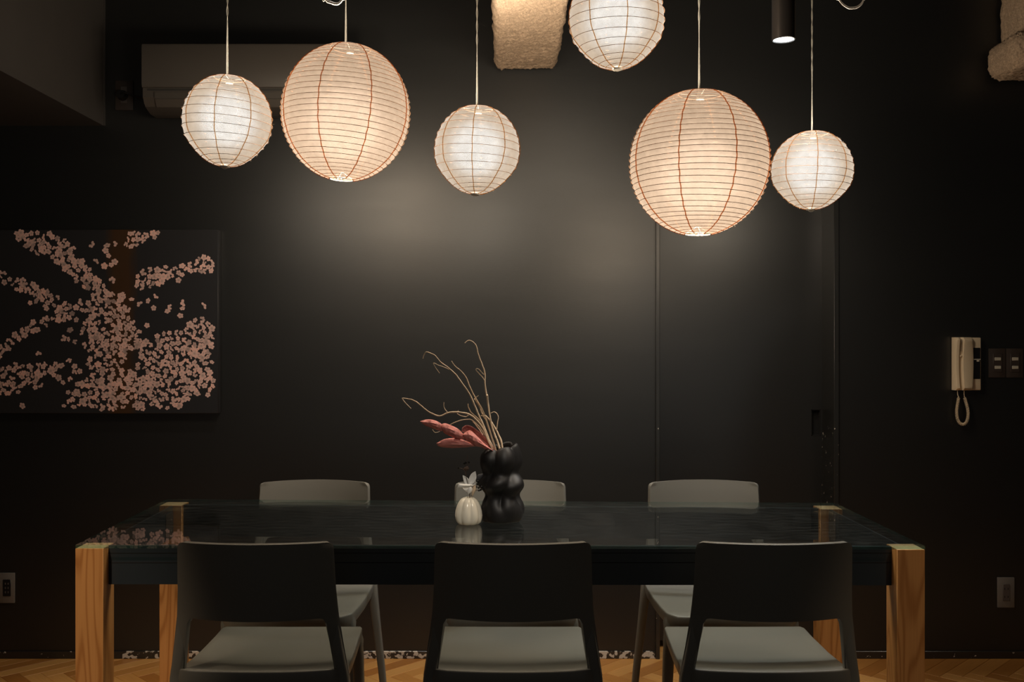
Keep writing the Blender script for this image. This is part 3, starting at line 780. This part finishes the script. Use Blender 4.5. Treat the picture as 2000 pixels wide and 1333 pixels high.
    bmesh.ops.recalc_face_normals(bm, faces=bm.faces)
    finish('seat', bm, M['chair'], root, True, angle=50)
    def sweep(keys):
        # keys: (x, y, z, wx, wy)
        rings = []
        for (x, y, z, wx, wy) in keys:
            r_ = []
            for k in range(16):
                a = 2 * math.pi * (k + .5) / 16; c_, s_ = math.cos(a), math.sin(a); n_ = .5
                r_.append(Vector((x + wx / 2 * math.copysign(abs(c_) ** n_, c_), y + wy / 2 * math.copysign(abs(s_) ** n_, s_), z)))
            rings.append(r_)
        bm = bmesh.new(); ring_loft(bm, rings); bmesh.ops.recalc_face_normals(bm, faces=bm.faces); return bm
    for s in (-1, 1):
        k = []
        for z in (.615, .60, .58, .55, .52, .49, .46, .446, .42, .40):
            wo = lerp_tab(WT, z) if z > .446 else .2195 + (.446 - z) * .07
            f = min(1, max(0, (.615 - z) / .12)); wx = .026 + .004 * f; wy = .013 + .018 * f
            k.append((s * (wo - wx / 2 - .0005), lerp_tab(YT, z) - .003 * f, z, wx, wy))
        k += [(s * .2165, .030, .30, .027, .028), (s * .2295, .004, .15, .024, .026), (s * .240, -.020, 0.0, .022, .024)]
        finish('leg', sweep(k), M['chair'], root, True, angle=60)
        k = [(s * .178, .398, .448, .034, .034), (s * .178, .398, .425, .046, .046), (s * .182, .401, .405, .036, .038), (s * .186, .403, .38, .031, .032), (s * .192, .408, .2, .026, .027), (s * .199, .414, 0.0, .021, .022)]
        finish('leg', sweep(k), M['chair'], root, True, angle=60)
    for (y, n_) in ((.398, 'front'), (.05, 'rear')):
        hw = .165 if n_ == 'front' else .19
        boxo('seat_rail', M['chair'], root, -hw, hw, y - .008, y + .008, .400, .440, .003, 2)
    return root
def copy_tree(o, parent=None):
    c = o.copy(); COL.objects.link(c); c.parent = parent
    for ch in o.children: copy_tree(ch, c)
    return c
YFc, YRc = 2.367, 3.34
chairs = [
 ((500 - CX) / 811, YFc, 0, 'grey moulded plastic chair with its back to us at the left of the near row', 'chairs on the near side'),
 ((1002 - CX) / 811, YFc, 0, 'grey moulded plastic chair with its back to us in the middle of the near row', 'chairs on the near side'),
 ((1511 - CX) / 811, YFc, 0, 'grey moulded plastic chair with its back to us at the right of the near row', 'chairs on the near side'),
 ((614 - CX) / 575, YRc, 180, 'grey chair facing us on the wall side, left one, below the peach lantern', 'chairs on the far side'),
 ((996.5 - CX) / 575, YRc, 180, 'grey chair facing us on the wall side, half hidden behind the black vase', 'chairs on the far side'),
 ((1374.5 - CX) / 575, YRc, 180, 'grey chair facing us on the wall side, right one, in front of the door', 'chairs on the far side')]
proto = chair_proto()
for i, (x, y, rz, lb, gr) in enumerate(chairs):
    c = proto if i == 0 else copy_tree(proto)
    c.location = (x, y, 0); c.rotation_euler = (0, 0, R(rz)); c['label'] = lb; c['category'] = 'chair'; c['group'] = gr

# ------------------------------------------------------------------ black vase
VY = F * (HC - ZT) / (1019 - CY)
vb = P(981, 1019, VY); vb.z = ZT + tz(vb.x, vb.y) + .0006
m1 = VY / F
prof = [(0, 34, -2), (3, 37.5, -2), (10, 41, 0), (20, 42.5, 1), (30, 41, 1), (38, 37, 0), (45, 33, 0), (52, 31, 0), (58, 34, 0), (64, 40, 0), (71, 43.5, -1), (79, 43, -1), (87, 38, -2), (93, 33, -3), (99, 33, -4), (106, 37, -4), (114, 40, -4), (122, 40, -4), (131, 38, -4), (138, 34, -3), (144, 30, -2), (147, 26, -1), (145, 23, -1), (138, 24, -1), (120, 28, -2), (100, 24, -2)]
bm = bmesh.new(); n = 80; rings = []
for idx, (h_, r_, ox) in enumerate(prof):
    rg = []
    for k in range(n):
        a = 2 * math.pi * k / n
        lv = min(h_, 150) / 50.0
        tw = .55 * math.sin(lv * 1.9) + .5
        lob = abs(math.cos(2.5 * (a + tw))) ** .7
        amp = .30 if idx > 4 else .12
        rr = r_ * (1 - amp * .55 + amp * lob * .9)
        hz = h_
        if h_ > 125: hz = h_ + (h_ - 125) / 22 * (6.5 * (lob - .5) + 5 * math.cos(a - .5))
        rg.append(Vector(((ox + rr * math.cos(a)) * m1, rr * math.sin(a) * m1, hz * m1)))
    rings.append(rg)
ring_loft(bm, rings)
vase = finish('black_vase', bm, M['vase'], None, True, angle=80); vase.location = vb
md = vase.modifiers.new('s', 'SUBSURF'); md.levels = 1; md.render_levels = 1
tag(vase, 'matt black vase of three stacked lobed bulges holding dried twigs, on the glass table', 'vase')
# small cream vase
WVY = F * (HC - ZT) / (1024 - CY); wv = P(915.5, 1024, WVY); wv.z = ZT + tz(wv.x, wv.y) + .0006; m2 = WVY / F
prof = [(0, 17), (1, 20.5), (4, 24), (10, 26.2), (17, 27), (26, 26), (36, 23), (43, 19.5), (48, 15.5), (51, 11), (52, 7.5), (50, 5.5), (42, 5)]
bm = bmesh.new(); n = 72; rings = []
for (h_, r_) in prof:
    rings.append([Vector((math.cos(a) * rr * m2, math.sin(a) * rr * m2, h_ * m2)) for a in [2 * math.pi * k / n for k in range(n)] for rr in [r_ * (.84 + .17 * abs(math.cos(4 * (a + .2))) ** .5)]])
ring_loft(bm, rings)
wvo = finish('cream_vase', bm, M['white_vase'], None, True, angle=80); wvo.location = wv
tag(wvo, 'small cream pumpkin-ribbed bud vase in front of the black vase', 'vase')

# ------------------------------------------------------------------ dried twigs
def TW(x, y): return (780 + x / 5.332, 650 + y / 5.332)
def twig(name, label, strands, yoff, cat='twig'):
    bm = bmesh.new()
    for (pts_, r0, r1, dy) in strands:
        q = [TW(*p) for p in pts_]; n_ = len(q)
        ps = [P(a, b, VY + yoff + dy * math.sin(i / (n_ - 1) * 2.6)) for i, (a, b) in enumerate(q)]
        sp = spline(ps, 6); k = len(sp)
        sp = [p + Vector((noise.noise(p * 90), 0, noise.noise(p * 90 + Vector((5, 0, 0))))) * .0008 for p in sp]
        tube(bm, sp, [(r0 + (r1 - r0) * i / (k - 1)) * 1.3 * (1 + .15 * noise.noise(p * 150)) for i, p in enumerate(sp)], 7)
    o = finish(name, bm, M['twig'], None, True, angle=80)
    return tag(o, label, cat, 'dried twigs in the black vase')
IN1 = [(1030, 1330), (1025, 1255)]
twig('dried_twig', 'tallest dried twig in the black vase, curling over at its top',
     [([(1062, 1340), (1045, 1215), (1000, 1080), (960, 960), (935, 820), (915, 680), (893, 560), (890, 430), (860, 330), (822, 230), (800, 140), (760, 95), (715, 82), (682, 110)], .0024, .0009, .02),
      ([(885, 495), (850, 450), (805, 400), (800, 380), (830, 385), (880, 440)], .001, .0008, .0),
      ([(915, 650), (925, 760), (950, 900)], .0022, .0015, .01)], -.002)
twig('dried_twig', 'dried twig in the black vase whose tip hooks down at the upper left',
     [([(1025, 1340), (960, 1180), (880, 980), (800, 800), (730, 640), (640, 510), (570, 420), (500, 360), (430, 310), (370, 240), (310, 210), (270, 210), (245, 270)], .0022, .0009, -.02),
      ([(560, 405), (500, 375), (430, 350), (352, 320), (420, 425)], .0009, .0006, .0)], -.008)
twig('dried_twig', 'slender dried twig in the black vase with a straight tip, middle of the bunch',
     [([(1030, 1335), (985, 1160), (920, 960), (870, 820), (790, 680), (735, 570), (700, 480), (640, 400), (580, 350), (543, 298)], .0024, .0008, .01),
      ([(780, 700), (800, 675), (825, 655)], .0009, .0006, 0),
      ([(905, 920), (870, 870), (850, 870), (900, 870)], .0009, .0008, 0)], .004)
twig('dried_twig', 'long dried twig in the black vase sweeping to the far left and hooking back',
     [([(1018, 1330), (930, 1140), (860, 980), (780, 890), (720, 850), (620, 830), (520, 832), (430, 868), (350, 850), (270, 800), (200, 740), (130, 700), (60, 688), (30, 690), (60, 730), (120, 792)], .0022, .0010, -.03),
      ([(500, 830), (475, 800), (462, 770), (465, 725)], .0012, .0007, 0),
      ([(720, 860), (690, 875), (650, 870), (600, 845)], .001, .0008, 0),
      ([(605, 830), (618, 810)], .0010, .0006, 0)], -.014)
twig('dried_twig', 'short dried twig in the black vase arching out over the pink leaves',
     [([(1010, 1330), (960, 1170), (885, 1060), (830, 980), (770, 920), (720, 905), (640, 915), (560, 945), (515, 972)], .0018, .0009, -.02),
      ([(870, 1080), (840, 1020), (760, 920)], .0014, .001, 0)], -.010)
twig('dried_twig', 'short dried twig in the black vase with a small loop on its right side',
     [([(1075, 1335), (1068, 1170), (1030, 1060), (975, 960), (910, 880), (860, 840), (830, 760), (780, 690)], .0024, .0012, .015),
      ([(1012, 1020), (1020, 950), (1030, 890), (1015, 845), (985, 828), (955, 840)], .0012, .0009, 0),
      ([(880, 1060), (870, 960), (800, 880), (745, 830), (720, 780), (715, 740)], .0016, .0011, 0)], .010)
# ------------------------------------------------------------------ pink dried leaves
def leaf(outline_top, outline_bot, fold, dy, parent, name='leaf'):
    """leaf between two pixel outlines (same count), bulged towards the viewer, folded lengthwise"""
    bm = bmesh.new(); n_ = len(outline_top); m_ = 8; g = []
    T_ = spline([Vector((*TW(*p), 0)) for p in outline_top], 5); B_ = spline([Vector((*TW(*p), 0)) for p in outline_bot], 5)
    N_ = len(T_)
    for i in range(N_):
        row = []
        for j in range(m_ + 1):
            t_ = j / m_; q = T_[i].lerp(B_[i], t_); env = math.sin(math.pi * min(1, max(0, i / (N_ - 1)))) ** .6
            d = -math.sin(math.pi * t_) * fold * env + .0022 * math.sin(i * .35 + j * 2.6) * env + .0012 * math.sin(i * 1.7 - j) * env
            row.append(bm.verts.new(P(q.x, q.y, VY + dy + d)))
        g.append(row)
    for a, b_ in zip(g, g[1:]):
        for j in range(m_): bm.faces.new((a[j], a[j + 1], b_[j + 1], b_[j]))
    bmesh.ops.remove_doubles(bm, verts=bm.verts, dist=1e-6)
    o = finish(name, bm, M['pink'], parent, True, angle=80); md = o.modifiers.new('t', 'SOLIDIFY'); md.thickness = .0008
    return o
lf = empty('pink_leaf_stem', (0, 0, 0)); tag(lf, 'stem of dried pink leaves leaning left out of the black vase', 'dried leaves')
leaf([(215, 925), (290, 905), (370, 915), (430, 945), (462, 975)], [(215, 925), (270, 970), (350, 1000), (400, 1018), (440, 1030)], .012, -.03, lf)
leaf([(440, 955), (480, 945), (560, 975), (620, 1010), (668, 1060)], [(440, 1010), (470, 1050), (530, 1080), (600, 1110), (665, 1112)], .016, -.034, lf)
leaf([(385, 1155), (470, 1110), (590, 1100), (700, 1130), (815, 1185)], [(385, 1155), (420, 1190), (540, 1203), (680, 1198), (815, 1185)], .014, -.03, lf)
leaf([(650, 1030), (665, 985), (715, 968), (800, 1010), (920, 1120), (1010, 1240)], [(650, 1030), (690, 1050), (720, 1080), (800, 1150), (890, 1210), (1010, 1240)], -.012, -.020, lf)
leaf([(655, 1062), (700, 1030), (745, 1022), (800, 1070), (880, 1150), (985, 1235)], [(655, 1062), (680, 1110), (740, 1150), (800, 1185), (880, 1200), (985, 1240)], .016, -.034, lf)
bm = bmesh.new(); tube(bm, spline([P(*TW(*p), VY - .026) for p in ((1030, 1320), (1020, 1255), (900, 1190), (780, 1150), (650, 1090))], 5), .0013, 6)
finish('stem', bm, M['twig'], lf, True); bm = bmesh.new(); tube(bm, spline([P(*TW(*p), VY - .026) for p in ((345, 1010), (370, 1040), (410, 1035), (440, 1015))], 5), .0007, 5)
finish('tendril', bm, M['twig'], lf, True)

# ------------------------------------------------------------------ silver flower and berries in the cream vase
def FW(x, y): return (860 + x / 8.89, 880 + y / 8.89)
fl = empty('paper_flower', (0, 0, 0)); tag(fl, 'silvery white flower with pointed petals in the cream vase', 'flower')
def petal(pt, pb_, fold, dy, mat=None, name='petal', par=None):
    bm = bmesh.new(); g = []; T_ = [Vector((*FW(*p), 0)) for p in pt]; B_ = [Vector((*FW(*p), 0)) for p in pb_]
    T_ = spline(T_, 4); B_ = spline(B_, 4); N_ = len(T_)
    for i in range(N_):
        g.append([bm.verts.new(P(*(T_[i].lerp(B_[i], j / 6)).xy, WVY + dy - fold * abs(1 - abs(j / 3 - 1)) * math.sin(math.pi * i / (N_ - 1)) - fold * .5 * i / N_)) for j in range(7)])
    for a, b_ in zip(g, g[1:]):
        for j in range(6): bm.faces.new((a[j], a[j + 1], b_[j + 1], b_[j]))
    bmesh.ops.remove_doubles(bm, verts=bm.verts, dist=1e-6)
    o = finish(name, bm, mat or M['petal'], par or fl, True, angle=80); md = o.modifiers.new('t', 'SOLIDIFY'); md.thickness = .0006
petal([(500, 590), (430, 580), (400, 510), (390, 435)], [(500, 590), (520, 560), (470, 480), (390, 435)], -.004, .004)
petal([(500, 590), (495, 500), (540, 410), (610, 365)], [(500, 590), (570, 580), (625, 480), (610, 365)], -.004, .002)
petal([(560, 600), (470, 590), (380, 580), (320, 575)], [(560, 610), (480, 640), (380, 650), (298, 650)], .006, -.008)
petal([(500, 600), (540, 595), (570, 600), (608, 575)], [(500, 620), (540, 630), (570, 625), (600, 600)], .004, -.010)
petal([(520, 620), (450, 620), (400, 650), (385, 650)], [(520, 640), (500, 720), (450, 725), (385, 650)], .004, -.002)
petal([(500, 640), (540, 640), (560, 700), (490, 765)], [(500, 640), (470, 680), (470, 740), (490, 765)], .006, -.006)
petal([(560, 640), (600, 600), (620, 680), (560, 800)], [(560, 640), (550, 700), (545, 780), (560, 800)], .005, -.004, M['twig'])
bm = bmesh.new(); tube(bm, [P(*FW(500, 620), WVY - .004), P(*FW(510, 740), WVY), P(*FW(515, 900), WVY)], .0012, 6)
finish('stem', bm, M['brown_stem'], fl, True)
bs = empty('berry_sprig', (0, 0, 0)); tag(bs, 'sprig of glossy black berries and dark leaves in the cream vase', 'sprig')
bm = bmesh.new()
for ps in (((530, 900), (500, 700), (440, 420), (400, 330), (330, 312)), ((440, 420), (450, 300), (440, 225)), ((440, 380), (470, 300), (495, 215)), ((450, 260), (462, 160), (470, 85)),
           ((530, 880), (560, 720), (620, 620), (650, 550)), ((600, 680), (650, 640), (715, 630)), ((600, 700), (680, 690), (745, 670)), ((600, 650), (650, 610), (690, 600))):
    tube(bm, spline([P(*FW(*p), WVY + .004 + .00001 * i) for i, p in enumerate(ps)], 4), .0007, 5)
finish('stem', bm, M['brown_stem'], bs, True)
for (x, y, r_) in ((318, 312, .0028), (440, 218, .0034), (495, 212, .0030), (415, 235, .0028), (655, 550, .0030), (718, 632, .0034), (745, 672, .0034), (690, 602, .0028), (640, 590, .003), (625, 640, .003), (665, 655, .003), (700, 690, .003), (635, 540, .0026), (670, 700, .0028)):
    bm = bmesh.new(); bmesh.ops.create_uvsphere(bm, u_segments=12, v_segments=8, radius=r_, matrix=Matrix.Translation(P(*FW(x, y), WVY + .003 + random.uniform(-.006, .004)))); finish('berry', bm, M['berry'], bs, True)
petal([(620, 520), (640, 440), (700, 410), (742, 405)], [(620, 520), (690, 510), (735, 460), (742, 405)], .003, .010, M['dark_leaf'], 'leaf', bs)
petal([(400, 330), (430, 290), (480, 280), (500, 330)], [(400, 330), (420, 350), (460, 360), (500, 330)], .003, .006, M['brown_stem'], 'leaf', bs)

# ------------------------------------------------------------------ lanterns
def lantern(kind, px, pyt, pyb, wpx, Y, turns, phase, label, tilt=(0, 0), top_h=None, seamlist=None, dip=0.0):
    Rr = wpx / 2 * Y / F
    c = P(px, (pyt + pyb) / 2, Y); H = (pyb - pyt) / 2 * Y / F
    root = empty('paper_lantern', c); root.rotation_euler = (R(tilt[0]), R(tilt[1]), 0)
    tag(root, label, 'lantern', 'paper lanterns over the table')
    small = kind == 'small'
    rt = (.045 if small else .060); rb = (.0135 if small else .036)
    def pr_(t_):
        # t 0 top .. 1 bottom
        a0 = math.asin(min(1, rt / Rr)); a1 = math.pi - math.asin(rb / Rr)
        a = a0 + (a1 - a0) * t_
        r_ = Rr * math.sin(a); z = Rr * math.cos(a)
        zt0, zb0 = Rr * math.cos(a0), Rr * math.cos(a1)
        z = -H + (z - zb0) / (zt0 - zb0) * 2 * H
        if small and a > math.pi * .62: r_ *= 1 - .08 * math.sin((a - math.pi * .62) / (math.pi * .38) * math.pi)
        return r_, z
    pmat = M['paper_w'] if small else M['paper_p']
    rr_ = random.Random(int(px)); phz = R(phase) - math.atan2(c.x, c.y)
    jit = [rr_.uniform(-.12, .12) / turns for _ in range(turns + 2)]
    def tt(k): return k / turns
    def helix_t(turn, a): # a in 0..1 around
        return min(1, max(0, (turn + a) / turns))
    slope_amp = .25 / turns
    def ring_t(k, az):    # nearly level hoop, slightly wavy
        if k <= 0: return 0.0
        if k >= turns: return 1.0
        return min(1, max(0, k / turns + jit[k] * .6 + slope_amp * math.sin(az + k * .35) * .8))
    NG, NA = 8, 7
    for g_ in range(NG):
        bm = bmesh.new(); rows_ = []
        for k in range(turns):
            for s_ in range(4 if k < turns - 1 else 5):
                f = s_ / 4; row = []
                for i in range(NA + 1):
                    az = phz + (g_ + i / NA) * 2 * math.pi / NG
                    t0, t1 = ring_t(k, az), ring_t(k + 1, az); t_ = t0 + (t1 - t0) * f
                    r_, z = pr_(t_)
                    sag = math.sin(math.pi * f); flat = 1 - .012 * math.sin(math.pi * i / NA)
                    nz_ = noise.noise(Vector((math.cos(az) * 4, math.sin(az) * 4, t_ * turns * 1.7 + px)))
                    r_ = r_ * flat * (1 - (.014 if small else .009) * sag + .004 * nz_)
                    row.append(bm.verts.new((r_ * math.cos(az), r_ * math.sin(az), z)))
                rows_.append(row)
        for a, b_ in zip(rows_, rows_[1:]):
            for i in range(NA): bm.faces.new((a[i], b_[i], b_[i + 1], a[i + 1]))
        finish('paper_panel', bm, pmat, root, True, angle=25)
        bm = bmesh.new(); pts_ = []
        az = phz + g_ * 2 * math.pi / NG
        for k in range(turns * 3 + 1):
            r_, z = pr_(k / (turns * 3)); az2 = az + .005 * math.sin(k * .9 + g_)
            pts_.append(((r_ + .0006) * math.cos(az2), (r_ + .0006) * math.sin(az2), z))
        tube(bm, pts_, .0013 if small else .0016, 5); finish('seam', bm, M['seam2' if small else 'seam'], root, True)
    # spiral rib
    bm = bmesh.new(); pts_ = []; NS = 56
    for k in range(turns):
        for i in range(NS):
            az = 2 * math.pi * i / NS + phz + math.pi * .875
            t0 = ring_t(k, az); t1 = ring_t(k + 1, az)
            bl_ = max(0, (i - NS * .94) / (NS * .06)); t_ = t0 + (t1 - t0) * bl_
            r_, z = pr_(t_)
            pts_.append(((r_ + .0004) * math.cos(az), (r_ + .0004) * math.sin(az), z))
    tube(bm, pts_, .00075, 4); finish('rib_wire', bm, M['wire'], root, True)
    # fuzz of paper fibres
    V, Fc = [], []
    for _ in range(260):
        t_ = rr_.random(); az = rr_.random() * 6.283
        if rr_.random() < .7: t_ = round(t_ * turns) / turns
        r_, z = pr_(t_); ln = rr_.uniform(.002, .006)
        p = Vector((r_ * math.cos(az), r_ * math.sin(az), z)); d = Vector((math.cos(az) * .8, math.sin(az) * .8, z / Rr)).normalized() + Vector((rr_.uniform(-.7, .7), rr_.uniform(-.7, .7), rr_.uniform(-.7, .7)))
        s = d.cross(Vector((rr_.random(), rr_.random(), rr_.random()))).normalized() * .00028; b0 = len(V)
        V += [p + s, p - s, p + d.normalized() * ln]; Fc.append((b0, b0 + 1, b0 + 2))
    me = bpy.data.meshes.new('paper_fibres'); me.from_pydata([tuple(v) for v in V], [], Fc); o = mkobj('paper_fibres', me, M['paper_fuzz'], root); o['kind'] = 'stuff'
    # rings
    def hoop(name, r_, z, rad, mat):
        bm = bmesh.new(); tube(bm, [(r_ * math.cos(2 * math.pi * k / 32), r_ * math.sin(2 * math.pi * k / 32), z) for k in range(32)], rad, 6, cyc=True); return finish(name, bm, mat, root, True)
    hoop('top_ring', rt, H, .0012, M['wire']); hoop('bottom_ring', rb, -H, .0014, M['wire'] if small else M['steel'])
    bm = bmesh.new()
    if small:
        tube(bm, spline([(-rb * .75, -.002, -H + .001), (-rb * .65, -.002, -H - .005), (0, -.002, -H - .0085), (rb * .65, -.002, -H - .005), (rb * .75, -.002, -H + .001)], 5), .0008, 5)
        lathe(bm, [(rb, -H + .004), (rb + .0015, -H), (rb, -H - .004), (rb - .0015, -H - .003)], 24)
    else:
        tube(bm, spline([(-.011, -rb, -H), (-.007, -rb * .9, -H - .005), (-.003, -rb * .85, -H - .002), (0, -rb * .8, -H - .007), (.004, -rb * .85, -H - .002), (.009, -rb * .9, -H - .005), (.012, -rb, -H)], 4), .0009, 5)
        for a in (0, 90, 180, 270): tube(bm, [(rb * math.cos(R(a)), rb * math.sin(R(a)), -H), (.004 * math.cos(R(a)), .004 * math.sin(R(a)), -H + .02)], .0008, 5)
    finish('wire_frame', bm, M['steel'], root, True)
    bm = bmesh.new()
    for a in (0, 90, 180, 270): tube(bm, [(rt * math.cos(R(a)), rt * math.sin(R(a)), H), (.010 * math.cos(R(a)), .010 * math.sin(R(a)), H - .004)], .0009, 5)
    lathe(bm, [(.0, H + .006), (.008, H + .006), (.009, H), (.011, H - .006), (.011, H - .016), (.0, H - .018)], 16)
    finish('lamp_socket', bm, M['cord'], root, True)
    # cord
    top = CZ - c.z; bm = bmesh.new(); n_ = 120
    for s in (0, math.pi):
        tube(bm, [(.0016 * math.cos(s + k * (.06 if k < 30 else .5)), .0016 * math.sin(s + k * (.06 if k < 30 else .5)), H + .004 + (top - H - .004) * k / n_) for k in range(n_ + 1)], .0013, 5)
    cd = finish('cord', bm, M['cord'], root, True)
    if tilt != (0, 0):
        cd.rotation_euler = (0, 0, 0)
        cd.matrix_parent_inverse = Euler((R(tilt[0]), R(tilt[1]), 0)).to_matrix().to_4x4().inverted()
    # bulb light
    lz = H * .05 if small else -H * .15; lc = (1.0, .875, .70) if small else (1.0, .84, .645)
    def bulb(en, rad, p):
        d = bpy.data.lights.new('lantern_bulb', 'POINT'); d.energy = en; d.shadow_soft_size = rad; d.color = lc
        lo = bpy.data.objects.new('lantern_bulb_light', d); COL.objects.link(lo); lo.parent = root; lo.location = p
    bulb(LANTERN_W[kind], .08 if small else .11, (0, 0, lz))
    return root
M['paper_fuzz'] = simple('paper_fibre', (.7, .6, .45), .9)
lantern('small', 444, 153, 325, 173, 2.91, 15, -90 - 15.5, 'small white paper lantern, leftmost, in front of the air conditioner', tilt=(0, 3))
lantern('large', 675.5, 94, 351, 250, 2.97, 31, -90 - 23.5, 'large peach paper lantern on the left, covering the right end of the air conditioner', tilt=(0, 4))
lantern('small', 931.5, 212, 379, 167, 3.03, 15, -90 - 6, 'small white paper lantern hanging alone above the black vase', tilt=(0, 2))
lantern('small', 1204, -52, 134, 187, 2.71, 15, -90 + 12.7, 'small white paper lantern cut by the top edge of the picture', tilt=(0, -1))
lantern('large', 1365.5, 184, 458, 272, 2.73, 33, -90 - 15.4, 'large peach paper lantern on the right, the lowest of all', tilt=(0, 1))
lantern('small', 1586, 261, 409, 156, 3.24, 15, -90 + 7.4, 'small white paper lantern, rightmost, beside the low peach lantern', tilt=(0, 2))

# ------------------------------------------------------------------ downlight
DYL = 3.0; dc = P(1530.5, 82, DYL); dr = 22.5 * DYL / F
dl = empty('ceiling_downlight', (dc.x, dc.y, CZ)); tag(dl, 'slim black cylinder downlight hanging at the upper right, its lens lit', 'lamp')
zb = dc.z - CZ + .006
bm = bmesh.new(); lathe(bm, [(dr, 0), (dr, zb), (dr - .003, zb - .001), (dr - .004, zb + .010), (.004, zb + .012)], 40); bmesh.ops.recalc_face_normals(bm, faces=bm.faces)
finish('housing', bm, M['down_body'], dl, True, angle=30)
bm = bmesh.new(); lathe(bm, [(dr - .0045, zb + .004), (dr - .0045, zb + .002), (.001, zb + .001)], 40)
finish('lens', bm, M['down'], dl, True, angle=30)
sp = lamp('downlight_beam', 'SPOT', (dc.x, dc.y, dc.z - .006), 34, (.88, .96, 1.0), .03, (dc.x - .12, dc.y + .05, 0), 120, .7)
sp.parent = dl; sp.matrix_parent_inverse = Matrix.Translation(dl.location).inverted()

# slack cables at the top edge
def cable(label, pts_, Y):
    bm = bmesh.new()
    for k, off in enumerate((0, 3)):
        ps = [P(a, b - off, Y) for a, b in pts_]
        ps = [Vector((ps[0].x - .02, Y, CZ))] + ps + [Vector((ps[-1].x + .02, Y, CZ))]
        tube(bm, spline(ps, 8), .0022 if k == 0 else .0015, 6)
    tag(finish('hanging_cable', bm, M['steel_cable'], None, True), label, 'cable')
M['steel_cable'] = simple('pale_grey_cable', (.5, .47, .43), .4)
cable('pale cable loop sagging into view at the top, above the left peach lantern', [(628, -30), (636, 0), (648, 7), (657, 9), (664, 6), (670, -4), (674, -30)], 2.95)
cable('pale cable loop sagging into view at the top right, past the black downlight', [(1626, -30), (1640, 2), (1654, 15), (1664, 17), (1676, 14), (1686, 2), (1692, -30)], 3.2)
